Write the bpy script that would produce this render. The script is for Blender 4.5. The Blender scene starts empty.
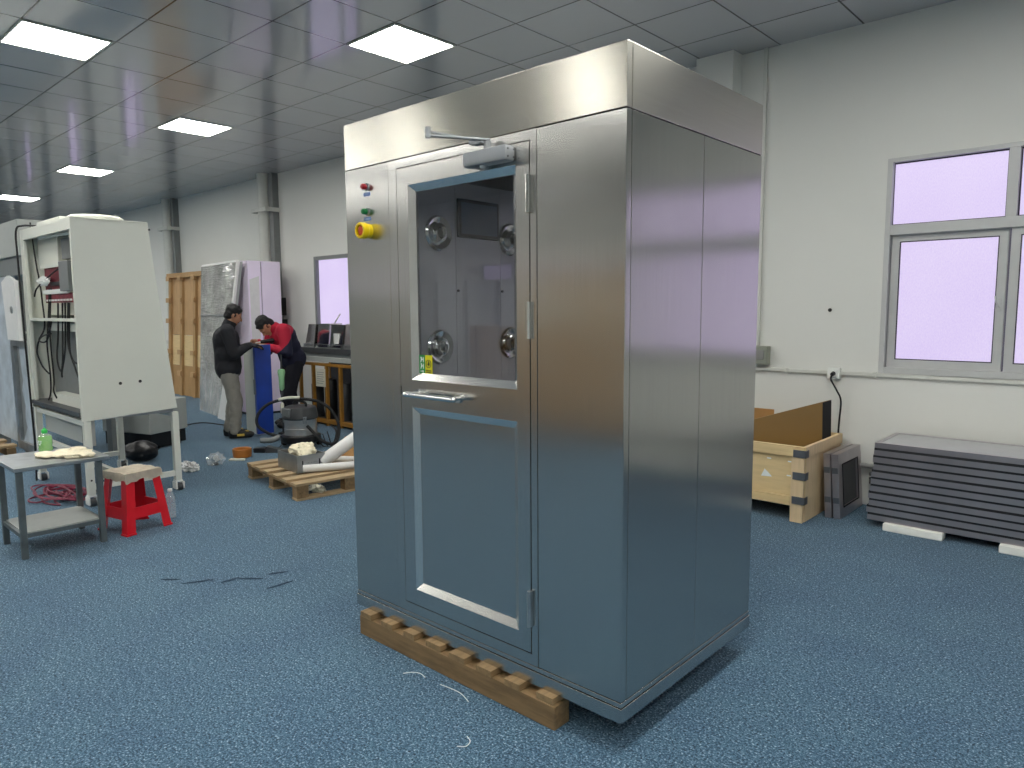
import bpy, bmesh, math, random
from mathutils import Vector, Matrix, noise as mnoise
R = math.radians
SC = bpy.context.scene
COL = SC.collection

# ------------------------------------------------------------------ camera
cam_data = bpy.data.cameras.new('camera')
cam_data.sensor_width = 36.0
cam_data.sensor_fit = 'HORIZONTAL'
cam_data.lens = 713.16 * 36.0 / 1024.0
cam_data.clip_start = 0.05
cam_data.clip_end = 200
cam = bpy.data.objects.new('camera', cam_data)
COL.objects.link(cam)
YAW, PITCH, ROLL = -0.7414, -0.1063, -0.0070
_F = Vector((math.sin(YAW) * math.cos(PITCH), math.cos(YAW) * math.cos(PITCH), math.sin(PITCH)))
_X = Vector((math.cos(YAW), -math.sin(YAW), 0))
_U = _X.cross(_F)
_c, _s = math.cos(ROLL), math.sin(ROLL)
_r = _c * _X + _s * _U
_u = -_s * _X + _c * _U
cam.matrix_world = Matrix(((_r.x, _u.x, -_F.x, 0), (_r.y, _u.y, -_F.y, 0), (_r.z, _u.z, -_F.z, 1.485), (0, 0, 0, 1)))
SC.camera = cam

# ------------------------------------------------------------------ world, exposure, light levels
world = bpy.data.worlds.new('world')
SC.world = world
world.use_nodes = True
world.node_tree.nodes['Background'].inputs['Color'].default_value = (0.75, 0.72, 0.9, 1)
world.node_tree.nodes['Background'].inputs['Strength'].default_value = 0.15
SC.view_settings.view_transform = 'Standard'
SC.view_settings.look = 'None'
SC.view_settings.exposure = 0.0
SC.view_settings.gamma = 1.0
SC.view_settings.use_curve_mapping = False
LAMP_STRENGTH = 30.0
PANE_STRENGTH = 1.0
HZ = 3.4826          # ceiling height
WY = 5.638           # the long window wall
GX, GY = -4.7335, 3.3245   # ceiling grid phase


# ------------------------------------------------------------------ materials
def lin(c):
    c = c / 255.0
    return c / 12.92 if c <= 0.04045 else ((c + 0.055) / 1.055) ** 2.4


def rgb(r, g, b):
    return (lin(r), lin(g), lin(b), 1.0)


class NT:
    def __init__(self, name):
        self.m = bpy.data.materials.new(name)
        self.m.use_nodes = True
        self.t = self.m.node_tree
        self.t.nodes.clear()
        self.out = self.n('ShaderNodeOutputMaterial')

    def n(self, kind, **kw):
        nd = self.t.nodes.new(kind)
        for k, v in kw.items():
            if k == 'op':
                nd.operation = v
            elif k in nd.inputs and not hasattr(nd, k):
                nd.inputs[k].default_value = v
            else:
                setattr(nd, k, v)
        return nd

    def l(self, a, b):
        self.t.links.new(a, b)

    def math(self, op, a, b=None, c=None):
        nd = self.n('ShaderNodeMath', op=op)
        for i, v in enumerate((a, b, c)):
            if v is None:
                continue
            if isinstance(v, (int, float)):
                nd.inputs[i].default_value = v
            else:
                self.l(v, nd.inputs[i])
        return nd.outputs[0]

    def coords(self, scale=(1, 1, 1), which='Object', rot=(0, 0, 0)):
        tc = self.n('ShaderNodeTexCoord')
        mp = self.n('ShaderNodeMapping')
        mp.inputs['Scale'].default_value = scale
        mp.inputs['Rotation'].default_value = rot
        self.l(tc.outputs[which], mp.inputs['Vector'])
        return mp.outputs['Vector']

    def noise(self, vec, scale, detail=3, rough=0.55):
        nd = self.n('ShaderNodeTexNoise')
        nd.inputs['Scale'].default_value = scale
        nd.inputs['Detail'].default_value = detail
        nd.inputs['Roughness'].default_value = rough
        self.l(vec, nd.inputs['Vector'])
        return nd.outputs['Fac']

    def ramp(self, fac, stops):
        nd = self.n('ShaderNodeValToRGB')
        e = nd.color_ramp.elements
        while len(e) < len(stops):
            e.new(0.5)
        for i, (p, c) in enumerate(stops):
            e[i].position = p
            e[i].color = c if len(c) == 4 else (*c, 1)
        self.l(fac, nd.inputs['Fac'])
        return nd.outputs['Color']

    def mix(self, fac, a, b):
        nd = self.n('ShaderNodeMix', data_type='RGBA')
        for sock, v in ((nd.inputs[0], fac), (nd.inputs[6], a), (nd.inputs[7], b)):
            if isinstance(v, (int, float, tuple)):
                sock.default_value = v
            else:
                self.l(v, sock)
        return nd.outputs[2]

    def bsdf(self, base, rough=0.5, metal=0.0, **kw):
        p = self.n('ShaderNodeBsdfPrincipled')
        for k, v in (('Base Color', base), ('Roughness', rough), ('Metallic', metal), *kw.items()):
            k = k.replace('_', ' ')
            if isinstance(v, (int, float, tuple)):
                p.inputs[k].default_value = v
            else:
                self.l(v, p.inputs[k])
        self.l(p.outputs[0], self.out.inputs['Surface'])
        self.p = p
        return p

    def bump(self, h, strength=0.3, dist=0.01):
        b = self.n('ShaderNodeBump')
        b.inputs['Strength'].default_value = strength
        b.inputs['Distance'].default_value = dist
        self.l(h, b.inputs['Height'])
        self.l(b.outputs[0], self.p.inputs['Normal'])


def var(c, k):
    return (min(1, c[0] * k), min(1, c[1] * k), min(1, c[2] * k), 1)


def plain(name, c, rough=0.5, metal=0.0, amt=0.08, scale=14.0, bump=0.0, **kw):
    t = NT(name)
    v = t.coords()
    f = t.noise(v, scale)
    t.bsdf(t.ramp(f, [(0.3, var(c, 1 - amt)), (0.7, var(c, 1 + amt))]), rough, metal, **kw)
    if bump:
        t.bump(t.noise(v, scale * 5), bump, 0.004)
    return t.m


def wood(name, c, axis='x', amt=0.25, rough=0.7, scale=1.0):
    t = NT(name)
    st = {'x': (1.5, 14, 14), 'y': (14, 1.5, 14), 'z': (14, 14, 1.5)}[axis]
    v = t.coords(tuple(s * scale for s in st))
    f = t.noise(v, 3.0, 5, 0.65)
    g = t.noise(t.coords(), 2.5, 2)
    a = t.ramp(f, [(0.28, var(c, 1 - amt)), (0.52, c), (0.75, var(c, 1 + amt * 0.6))])
    t.bsdf(t.mix(t.math('MULTIPLY', g, 0.35), a, var(c, 0.62)), rough)
    t.bump(f, 0.25, 0.004)
    return t.m


def steel(name, grain='v', base=(0.54, 0.535, 0.515, 1), rough=0.3, aniso=0.85, warp=0.0, wscale=2.0, fine=0.0):
    """brushed stainless steel: vertical or horizontal grain, worked out from the surface's own normal"""
    t = NT(name)
    st = (160, 160, 1.2) if grain == 'v' else (1.2, 1.2, 160)
    v = t.coords(st)
    f = t.noise(v, 2.0, 4, 0.6)
    big = t.noise(t.coords(), 1.6, 2)
    colr = t.ramp(f, [(0.25, var(base, 0.93)), (0.75, var(base, 1.05))])
    rg = t.math('MULTIPLY_ADD', big, 0.10, rough - 0.05)
    if grain == 'v':
        geo = t.n('ShaderNodeNewGeometry')
        vm = t.n('ShaderNodeVectorMath', operation='CROSS_PRODUCT')
        t.l(geo.outputs['True Normal'], vm.inputs[0])
        vm.inputs[1].default_value = (0, 0, 1)
        tan = vm.outputs[0]
    else:
        cx = t.n('ShaderNodeCombineXYZ')
        cx.inputs[0].default_value = 0.02
        cx.inputs[1].default_value = 0.01
        cx.inputs[2].default_value = 1.0
        tan = cx.outputs[0]
    t.bsdf(colr, rg, 1.0, Anisotropic=aniso, Tangent=tan)
    if warp:
        h = t.noise(t.coords(), wscale, 1, 0.4)
        t.bump(h, 1.0, warp)
    return t.m


def emit(name, c, s):
    t = NT(name)
    e = t.n('ShaderNodeEmission')
    e.inputs['Color'].default_value = c
    e.inputs['Strength'].default_value = s
    t.l(e.outputs[0], t.out.inputs['Surface'])
    return t.m


def thin_glass(name, tint, rough=0.02, ior=1.5, haze=0.0):
    t = NT(name)
    tr = t.n('ShaderNodeBsdfTransparent')
    tr.inputs['Color'].default_value = tint
    gl = t.n('ShaderNodeBsdfGlossy')
    gl.inputs['Roughness'].default_value = rough
    fr = t.n('ShaderNodeFresnel')
    # a thin pane reflects alike on both faces
    ge = t.n('ShaderNodeNewGeometry')
    t.l(t.math('MULTIPLY_ADD', ge.outputs['Backfacing'], 1.0 / ior - ior, ior), fr.inputs['IOR'])
    mx = t.n('ShaderNodeMixShader')
    t.l(fr.outputs[0], mx.inputs[0])
    t.l(tr.outputs[0], mx.inputs[1])
    t.l(gl.outputs[0], mx.inputs[2])
    res = mx.outputs[0]
    if haze:
        df = t.n('ShaderNodeBsdfDiffuse')
        df.inputs['Color'].default_value = (0.85, 0.87, 0.88, 1)
        m2_ = t.n('ShaderNodeMixShader')
        m2_.inputs[0].default_value = haze
        t.l(res, m2_.inputs[1])
        t.l(df.outputs[0], m2_.inputs[2])
        res = m2_.outputs[0]
    t.l(res, t.out.inputs['Surface'])
    return t.m


def mat_carpet():
    t = NT('blue_loop_carpet')
    v = t.coords()
    a = t.noise(v, 125, 2, 0.75)
    b = t.noise(v, 2.6, 4, 0.6)
    c = t.noise(v, 48, 3, 0.75)
    f = t.math('ADD', t.math('MULTIPLY', a, 0.75), t.math('MULTIPLY', c, 0.25))
    base = t.ramp(f, [(0.36, rgb(10, 32, 50)), (0.47, rgb(52, 86, 108)), (0.57, rgb(92, 123, 146)), (0.68, rgb(190, 210, 224))])
    wear = t.ramp(b, [(0.35, (0.84, 0.86, 0.9, 1)), (0.65, (1.04, 1.03, 1.0, 1))])
    mx = t.n('ShaderNodeMix', data_type='RGBA', blend_type='MULTIPLY')
    mx.inputs[0].default_value = 1.0
    t.l(base, mx.inputs[6])
    t.l(wear, mx.inputs[7])
    t.bsdf(mx.outputs[2], 0.95, 0.0, Sheen_Weight=0.15, Specular_IOR_Level=0.2)
    t.bump(f, 0.35, 0.004)
    return t.m


def mat_ceiling():
    t = NT('glossy_grey_ceiling_tiles')
    tc = t.n('ShaderNodeTexCoord')
    sp = t.n('ShaderNodeSeparateXYZ')
    t.l(tc.outputs['Object'], sp.inputs[0])

    def line(sock, off):
        fr = t.math('FRACT', t.math('DIVIDE', t.math('SUBTRACT', sock, off - 60.0), 0.6))
        d = t.math('ABSOLUTE', t.math('SUBTRACT', fr, 0.5))      # 0.5 at a joint
        return t.math('GREATER_THAN', d, 0.5 - 0.0105)
    g = t.math('MAXIMUM', line(sp.outputs[0], GX), line(sp.outputs[1], GY))
    # one slight random tone shift per tile
    def cell(sock, off):
        return t.math('FLOOR', t.math('DIVIDE', t.math('SUBTRACT', sock, off), 0.6))
    cb = t.n('ShaderNodeCombineXYZ')
    t.l(cell(sp.outputs[0], GX), cb.inputs[0])
    t.l(cell(sp.outputs[1], GY), cb.inputs[1])
    wn = t.n('ShaderNodeTexWhiteNoise')
    t.l(cb.outputs[0], wn.inputs[0])
    tone = t.math('MULTIPLY_ADD', wn.outputs[0], 0.06, 0.97)
    mul = t.n('ShaderNodeMix', data_type='RGBA', blend_type='MULTIPLY')
    mul.inputs[0].default_value = 1.0
    mul.inputs[6].default_value = rgb(186, 187, 188)
    t.l(tone, mul.inputs[7])
    colr = t.mix(g, mul.outputs[2], (0.03, 0.03, 0.033, 1))
    t.bsdf(colr, 0.10, 0.0, Specular_IOR_Level=1.0)
    h = t.noise(t.coords((1, 1, 1)), 1.7, 2, 0.5)
    t.bump(h, 0.4, 0.008)
    return t.m


def mat_wrap():
    t = NT('crumpled_stretch_film')
    v = t.coords((1.0, 1.0, 7.0))
    f = t.noise(v, 6.5, 5, 0.65)
    big = t.noise(t.coords(), 2.2, 2)
    t.bsdf(t.ramp(big, [(0.3, (0.45, 0.45, 0.43, 1)), (0.6, (0.88, 0.88, 0.83, 1))]), 0.16, 0.35, Coat_Weight=1.0, Coat_Roughness=0.06)
    t.bump(f, 1.0, 0.07)
    return t.m


def mat_jacket_two_tone():
    t = NT('red_and_navy_jacket_cloth')
    tc = t.n('ShaderNodeTexCoord')
    sp = t.n('ShaderNodeSeparateXYZ')
    t.l(tc.outputs['Object'], sp.inputs[0])
    # red yoke at the shoulders, navy further down the back
    s = t.math('ADD', sp.outputs[0], t.math('MULTIPLY', sp.outputs[2], 0.85))
    nz = t.noise(t.coords(), 6, 2)
    s = t.math('ADD', s, t.math('MULTIPLY', nz, 0.05))
    k = t.math('GREATER_THAN', s, 0.965)
    t.bsdf(t.mix(k, rgb(24, 26, 52), rgb(176, 20, 52)), 0.8)
    t.bump(t.noise(t.coords(), 30, 3), 0.3, 0.006)
    return t.m


M = {}
M['carpet'] = mat_carpet()
M['ceiling'] = mat_ceiling()
M['wall'] = plain('matt_white_wall_paint', (0.71, 0.715, 0.675, 1), 0.75, amt=0.015, scale=1.5)
M['steel_v'] = steel('brushed_steel_upright_grain', 'v', rough=0.22, aniso=0.88, warp=0.004, wscale=1.6)
M['steel_h'] = steel('brushed_steel_level_grain', 'h', base=(0.60, 0.58, 0.515, 1), rough=0.25, aniso=0.85, warp=0.004, wscale=1.8)
M['steel_frame'] = steel('brushed_steel_door_profile', 'v', rough=0.24, aniso=0.75)
M['bead'] = plain('satin_steel_bead', (0.78, 0.77, 0.74, 1), 0.24, 1.0, amt=0.03)
M['steel_bright'] = plain('polished_steel', (0.7, 0.7, 0.68, 1), 0.12, 1.0, amt=0.04)
M['steel_drum'] = plain('vacuum_drum_steel', (0.62, 0.61, 0.59, 1), 0.3, 0.85, amt=0.1)
M['steel_dull'] = plain('dull_steel', (0.42, 0.44, 0.45, 1), 0.38, 1.0, amt=0.15, scale=9)
M['steel_in'] = steel('inner_wall_steel', 'v', base=(0.50, 0.50, 0.51, 1), rough=0.42, aniso=0.5)
M['steel_in'].node_tree.nodes['Principled BSDF'].inputs['Metallic'].default_value = 0.2
M['gap'] = plain('dark_joint', (0.012, 0.012, 0.013, 1), 0.8)
M['glass'] = thin_glass('door_glass', (0.92, 0.93, 0.94, 1), 0.012, 1.55)
M['cast_grey'] = plain('silver_painted_cast_metal', rgb(158, 162, 165), 0.35, 0.4, amt=0.04)
M['yellow'] = plain('yellow_plastic', rgb(240, 205, 10), 0.35, amt=0.04)
M['red_dark'] = plain('dark_red_plastic', rgb(150, 22, 32), 0.3, amt=0.05)
M['green_dark'] = plain('green_lamp_plastic', rgb(16, 120, 60), 0.3, amt=0.05)
M['orange_red'] = plain('red_orange_button', rgb(205, 80, 40), 0.35, amt=0.05)
M['label_blue'] = plain('blue_label', rgb(40, 110, 190), 0.45, amt=0.03)
M['white_print'] = plain('white_print', rgb(235, 240, 240), 0.5, amt=0.02)
M['black_print'] = plain('black_print', rgb(20, 20, 20), 0.5, amt=0.02)
M['sticker_green'] = plain('green_sticker', rgb(30, 150, 70), 0.4, amt=0.03)
M['sticker_yellow'] = plain('yellow_sticker', rgb(230, 220, 30), 0.4, amt=0.03)
M['black_plastic'] = plain('black_plastic', rgb(22, 22, 24), 0.4, amt=0.15)
M['black_rubber'] = plain('black_rubber', rgb(20, 20, 22), 0.65, amt=0.15)
M['screen'] = plain('dark_touch_screen', rgb(78, 90, 110), 0.4, amt=0.12, scale=5, Specular_IOR_Level=0.25)
M['pallet_wood'] = wood('weathered_pallet_wood', rgb(136, 110, 76), 'x', 0.5)
M['pallet_wood_y'] = wood('weathered_deck_board_wood', rgb(176, 152, 116), 'y', 0.3)
M['deck_dark'] = wood('dirty_deck_board_wood', rgb(150, 124, 88), 'y', 0.4)
M['pine'] = wood('pale_pine', rgb(226, 200, 160), 'z', 0.14)
M['plywood'] = wood('pale_plywood', rgb(226, 200, 150), 'x', 0.12)
M['crate_wood'] = wood('brown_crate_boards', rgb(194, 158, 114), 'z', 0.2)
M['osb'] = wood('brown_crate_battens', rgb(180, 144, 98), 'z', 0.2)
M['cardboard'] = plain('brown_cardboard', rgb(172, 128, 76), 0.8, amt=0.1, scale=5)
M['bronze_sheet'] = plain('bronze_acrylic_sheet', rgb(136, 107, 60), 0.3, amt=0.06, scale=3)
M['tape_black'] = plain('black_tape', rgb(18, 18, 22), 0.5)
M['strap_grey'] = plain('grey_metal_strap', rgb(110, 114, 120), 0.4, 0.6, amt=0.1)
M['white_metal'] = plain('white_powder_coat', rgb(216, 218, 208), 0.42, amt=0.02, scale=3)
M['white_plastic'] = plain('white_plastic', rgb(228, 230, 226), 0.45, amt=0.03)
M['grey_panel'] = plain('light_grey_panel', rgb(168, 172, 168), 0.5, amt=0.03)
M['mid_grey'] = plain('mid_grey_metal', rgb(120, 124, 124), 0.45, amt=0.06)
M['table_grey'] = plain('worn_grey_table_paint', rgb(92, 100, 102), 0.45, 0.3, amt=0.15)
M['dark_grey'] = plain('dark_grey_metal', rgb(62, 64, 66), 0.45, amt=0.08)
M['pcb'] = plain('dark_red_circuit_board', rgb(110, 22, 38), 0.5, amt=0.45, scale=30)
M['red_plastic'] = plain('red_stool_plastic', rgb(214, 16, 34), 0.32, amt=0.05)
M['rag'] = plain('grubby_white_cloth', rgb(222, 214, 196), 0.9, amt=0.1, scale=24, bump=0.4)
M['cream_cloth'] = plain('cream_knit_gloves_cloth', rgb(236, 226, 198), 0.9, amt=0.08, scale=30, bump=0.5)
M['liquid_green'] = plain('green_soap_liquid', rgb(120, 220, 30), 0.12, amt=0.15, scale=20, Transmission_Weight=0.25)
M['cap_green'] = plain('green_bottle_cap', rgb(60, 200, 90), 0.35)
M['clear'] = thin_glass('clear_plastic', (0.93, 0.95, 0.96, 1), 0.08, 1.5, 0.22)
M['film'] = mat_wrap()
M['lav_panel'] = plain('window_tinted_white_film', rgb(246, 234, 252), 0.3, amt=0.03, scale=3)  # white film with the window's lavender light tinted into its colour
M['white_film'] = plain('white_protective_film', rgb(226, 226, 224), 0.4, amt=0.03)
M['blue_film'] = plain('blue_protective_film', rgb(24, 62, 158), 0.3, amt=0.18, scale=4)
M['torn_film'] = plain('pale_blue_film', rgb(172, 182, 190), 0.4, amt=0.25, scale=5)
M['orange_post'] = plain('yellow_orange_rack_paint', rgb(150, 106, 40), 0.5, amt=0.12)
M['filter_frame'] = plain('grey_filter_frame', rgb(178, 172, 176), 0.3, 0.8, amt=0.1, scale=6)
M['filter_mesh'] = plain('pale_filter_fabric', rgb(176, 178, 176), 0.7, amt=0.04, bump=0.3)
M['filter_gasket'] = plain('black_filter_gasket', rgb(26, 26, 30), 0.7)
M['foam'] = plain('white_foam', rgb(235, 236, 230), 0.85, amt=0.03)
M['alu'] = plain('grey_aluminium_window_profile', rgb(190, 191, 190), 0.42, 0.05, amt=0.03)
M['alu_dark'] = plain('dark_window_gasket', rgb(56, 52, 66), 0.6)
M['conduit'] = plain('white_conduit', rgb(206, 207, 200), 0.5, amt=0.03)
M['conduit_grey'] = plain('grey_pipe_paint', rgb(140, 140, 138), 0.5, amt=0.05)
M['switch_grey'] = plain('grey_green_switch_box', rgb(138, 142, 130), 0.5, amt=0.04)
M['paper'] = plain('paper_notice', rgb(214, 212, 196), 0.8, amt=0.05)
M['skin'] = plain('skin', rgb(176, 128, 100), 0.5, amt=0.06)
M['hair'] = plain('black_hair', rgb(9, 8, 9), 0.6, amt=0.3, scale=60, bump=0.5)
M['black_cloth'] = plain('black_jacket_cloth', rgb(26, 27, 33), 0.85, amt=0.15, bump=0.3)
M['grey_cloth'] = plain('grey_trouser_cloth', rgb(138, 134, 126), 0.9, amt=0.14, scale=9, bump=0.35)
M['dark_cloth'] = plain('dark_navy_trouser_cloth', rgb(24, 24, 34), 0.9, amt=0.15, bump=0.3)
M['two_tone'] = mat_jacket_two_tone()
M['shoe_black'] = plain('black_shoe', rgb(20, 20, 22), 0.5)
M['shoe_trim'] = plain('yellow_shoe_trim', rgb(214, 180, 80), 0.5)
M['eye'] = plain('dark_eye', rgb(20, 16, 14), 0.2)
M['glove'] = plain('dark_work_glove', rgb(34, 34, 42), 0.85, bump=0.3)
M['pale_green'] = plain('pale_green_plastic', rgb(150, 200, 150), 0.5, amt=0.06)
M['amber'] = plain('amber_plastic', rgb(176, 108, 40), 0.35, amt=0.1)
M['wire_red'] = plain('dark_red_cable', rgb(120, 30, 58), 0.5, amt=0.15)
M['scuff'] = plain('dark_carpet_scuff', rgb(44, 66, 86), 0.95)
M['thread'] = plain('white_thread', rgb(220, 226, 226), 0.8)
M['lamp'] = emit('lit_ceiling_diffuser', (1.0, 0.985, 0.93, 1), LAMP_STRENGTH)


def mat_pane():
    t = NT('lit_frosted_pane')
    v = t.coords((60, 60, 24))
    f = t.noise(v, 3, 2)
    g = t.noise(t.coords(), 1.4, 1)
    c = t.ramp(t.math('ADD', t.math('MULTIPLY', f, 0.6), t.math('MULTIPLY', g, 0.4)),
               [(0.3, (0.72, 0.60, 0.95, 1)), (0.7, (0.84, 0.74, 1.0, 1))])
    e = t.n('ShaderNodeEmission')
    t.l(c, e.inputs['Color'])
    e.inputs['Strength'].default_value = PANE_STRENGTH
    gl = t.n('ShaderNodeBsdfGlossy')
    gl.inputs['Roughness'].default_value = 0.3
    mx = t.n('ShaderNodeMixShader')
    mx.inputs[0].default_value = 0.06
    t.l(e.outputs[0], mx.inputs[1])
    t.l(gl.outputs[0], mx.inputs[2])
    t.l(mx.outputs[0], t.out.inputs['Surface'])
    return t.m


M['pane'] = mat_pane()


# ------------------------------------------------------------------ mesh builder
ORG = {}


class MB:
    bev = False

    def __init__(self):
        self.b = bmesh.new()

    def box(self, x0, x1, y0, y1, z0, z1, bev=0.0):
        return self.cbox(((x0 + x1) / 2, (y0 + y1) / 2, (z0 + z1) / 2), (abs(x1 - x0), abs(y1 - y0), abs(z1 - z0)), None, bev)

    def cbox(self, c, s, rot=None, bev=0.0):
        m = Matrix.Translation(Vector(c))
        if rot is not None:
            m = m @ rot.to_4x4()
        m = m @ Matrix.Diagonal((s[0], s[1], s[2], 1))
        r = bmesh.ops.create_cube(self.b, size=1.0, matrix=m)
        if bev > 0:
            self.bev = True
            es = set()
            for v in r['verts']:
                es.update(v.link_edges)
            bmesh.ops.bevel(self.b, geom=list(es), offset=bev, segments=2, affect='EDGES', profile=0.5)
        return self

    def hexa(self, lo, hi):
        """solid between two quads (4 points each, same winding)"""
        v = [self.b.verts.new(p) for p in lo] + [self.b.verts.new(p) for p in hi]
        for f in ((3, 2, 1, 0), (4, 5, 6, 7), (0, 1, 5, 4), (1, 2, 6, 5), (2, 3, 7, 6), (3, 0, 4, 7)):
            self.b.faces.new([v[i] for i in f])
        return self

    def prism(self, pts, vec):
        """extrude a closed polygon of 3D points along vec"""
        vec = Vector(vec)
        a = [self.b.verts.new(p) for p in pts]
        c = [self.b.verts.new(Vector(p) + vec) for p in pts]
        n = len(pts)
        self.b.faces.new(a[::-1])
        self.b.faces.new(c)
        for i in range(n):
            self.b.faces.new((a[i], a[(i + 1) % n], c[(i + 1) % n], c[i]))
        return self

    def frame(self, o, u, v, n, w, h, rail, depth):
        """rectangular frame: origin o, unit axes u (width) v (height) n (depth)"""
        o, u, v, n = Vector(o), Vector(u), Vector(v), Vector(n)
        l, r, bt, tp = rail if isinstance(rail, (tuple, list)) else (rail,) * 4

        def q(a0, a1, b0, b1):
            self.prism([o + u * a0 + v * b0, o + u * a1 + v * b0, o + u * a1 + v * b1, o + u * a0 + v * b1], n * depth)
        q(0, l, 0, h)
        q(w - r, w, 0, h)
        q(l, w - r, 0, bt)
        q(l, w - r, h - tp, h)
        return self

    def cyl(self, p0, p1, r0, r1=None, n=20, caps=True):
        p0, p1 = Vector(p0), Vector(p1)
        r1 = r0 if r1 is None else r1
        d = p1 - p0
        m = Matrix.Translation((p0 + p1) / 2) @ d.to_track_quat('Z', 'Y').to_matrix().to_4x4()
        bmesh.ops.create_cone(self.b, cap_ends=caps, segments=n, radius1=r0, radius2=r1, depth=d.length, matrix=m)
        return self

    def ball(self, c, r, seg=16, rings=10, rot=None):
        s = r if isinstance(r, (tuple, list)) else (r, r, r)
        m = Matrix.Translation(Vector(c))
        if rot is not None:
            m = m @ rot.to_4x4()
        m = m @ Matrix.Diagonal((*s, 1))
        bmesh.ops.create_uvsphere(self.b, u_segments=seg, v_segments=rings, radius=1.0, matrix=m)
        return self

    def caps(self, p0, p1, r0, r1=None, n=14):
        """tapered limb with round ends"""
        r1 = r0 if r1 is None else r1
        self.cyl(p0, p1, r0, r1, n)
        self.ball(p0, r0, n, 8)
        self.ball(p1, r1, n, 8)
        return self

    def lathe(self, prof, c=(0, 0, 0), axis=(0, 0, 1), n=28):
        c = Vector(c)
        q = Vector(axis).normalized().to_track_quat('Z', 'Y').to_matrix()
        rings = []
        for r, z in prof:
            rings.append([self.b.verts.new(c + q @ Vector((max(r, 1e-4) * math.cos(2 * math.pi * i / n), max(r, 1e-4) * math.sin(2 * math.pi * i / n), z))) for i in range(n)])
        for a, b2 in zip(rings, rings[1:]):
            for i in range(n):
                self.b.faces.new((a[i], a[(i + 1) % n], b2[(i + 1) % n], b2[i]))
        self.b.faces.new(rings[0][::-1])
        self.b.faces.new(rings[-1])
        return self

    def tube(self, pts, r, n=8, sub=6, closed=False):
        P = [Vector(p) for p in pts]
        if sub > 1 and len(P) > 2:
            out = []
            m = len(P)
            for i in range(m if closed else m - 1):
                if closed:
                    a, b, c, d = P[(i - 1) % m], P[i], P[(i + 1) % m], P[(i + 2) % m]
                else:
                    a, b, c, d = P[max(i - 1, 0)], P[i], P[i + 1], P[min(i + 2, m - 1)]
                for k in range(sub):
                    u = k / sub
                    out.append(0.5 * ((2 * b) + (c - a) * u + (2 * a - 5 * b + 4 * c - d) * u * u + (3 * b - a - 3 * c + d) * u ** 3))
            if not closed:
                out.append(P[-1])
            P = out
        nrm = None
        rings = []
        N = len(P)
        for i, p in enumerate(P):
            if closed:
                t = (P[(i + 1) % N] - P[i - 1]).normalized()
            else:
                t = (P[min(i + 1, N - 1)] - P[max(i - 1, 0)]).normalized()
            if nrm is None:
                nrm = t.orthogonal().normalized()
            nrm = (nrm - t * nrm.dot(t))
            nrm = nrm.normalized() if nrm.length > 1e-6 else t.orthogonal().normalized()
            bn = t.cross(nrm)
            rings.append([self.b.verts.new(p + (nrm * math.cos(2 * math.pi * k / n) + bn * math.sin(2 * math.pi * k / n)) * r) for k in range(n)])
        pairs = list(zip(rings, rings[1:])) + ([(rings[-1], rings[0])] if closed else [])
        for a, b in pairs:
            for k in range(n):
                self.b.faces.new((a[k], a[(k + 1) % n], b[(k + 1) % n], b[k]))
        if not closed:
            self.b.faces.new(rings[0][::-1])
            self.b.faces.new(rings[-1])
        return self

    def blob(self, c, s, amp=0.2, freq=3.0, seed=0, sub=4, flat=None):
        m0 = len(self.b.verts)
        bmesh.ops.create_icosphere(self.b, subdivisions=sub, radius=1.0)
        self.b.verts.ensure_lookup_table()
        for v in list(self.b.verts)[m0:]:
            p = v.co.copy()
            k = 1 + amp * mnoise.noise(p * freq + Vector((seed * 7.3, seed * 3.1, 1.7))) + amp * 0.5 * mnoise.noise(p * freq * 2.7 + Vector((seed, 9, 4)))
            q = Vector((p.x * s[0] * k, p.y * s[1] * k, p.z * s[2] * k))
            if flat is not None and q.z < flat:
                q.z = flat
            v.co = q + Vector(c)
        return self

    def xform(self, m):
        bmesh.ops.transform(self.b, matrix=m, verts=self.b.verts)
        return self

    def build(self, name, mat, parent=None, smooth=None):
        if smooth is None:
            smooth = True
        bmesh.ops.recalc_face_normals(self.b, faces=self.b.faces)
        me = bpy.data.meshes.new(name)
        off = ORG.get(parent.name) if parent is not None else None
        if off is not None:
            bmesh.ops.transform(self.b, matrix=off.inverted(), verts=self.b.verts)
        self.b.to_mesh(me)
        self.b.free()
        me.materials.append(mat)
        if smooth:
            for p in me.polygons:
                p.use_smooth = True
            try:
                me.set_sharp_from_angle(angle=R(32))
            except Exception:
                pass
        o = bpy.data.objects.new(name, me)
        COL.objects.link(o)
        if smooth and self.bev:
            wn = o.modifiers.new('weighted_normal', 'WEIGHTED_NORMAL')
            wn.keep_sharp = True
        if parent is not None:
            o.parent = parent
            ORG[o.name] = off if off is not None else Matrix()
        return o


def thing(name, label, cat, loc=(0, 0, 0), rz=0.0, group=None):
    o = bpy.data.objects.new(name, None)
    o.empty_display_size = 0.1
    COL.objects.link(o)
    o.location = loc
    o.rotation_euler = (0, 0, rz)
    ORG[o.name] = Matrix.Translation(Vector(loc)) @ Matrix.Rotation(rz, 4, 'Z')
    o['label'] = label
    o['category'] = cat
    if group:
        o['group'] = group
    return o


def tag(o, label, cat, group=None):
    o['label'] = label
    o['category'] = cat
    if group:
        o['group'] = group
    return o


def solo(name, label, cat, mb, mat, loc=None, group=None):
    """a thing that is one mesh; its origin goes to loc"""
    if loc is not None:
        bmesh.ops.transform(mb.b, matrix=Matrix.Translation(-Vector(loc)), verts=mb.b.verts)
    o = mb.build(name, mat)
    if loc is not None:
        o.location = loc
    ORG[o.name] = Matrix.Translation(Vector(loc or (0, 0, 0)))
    return tag(o, label, cat, group)


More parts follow.
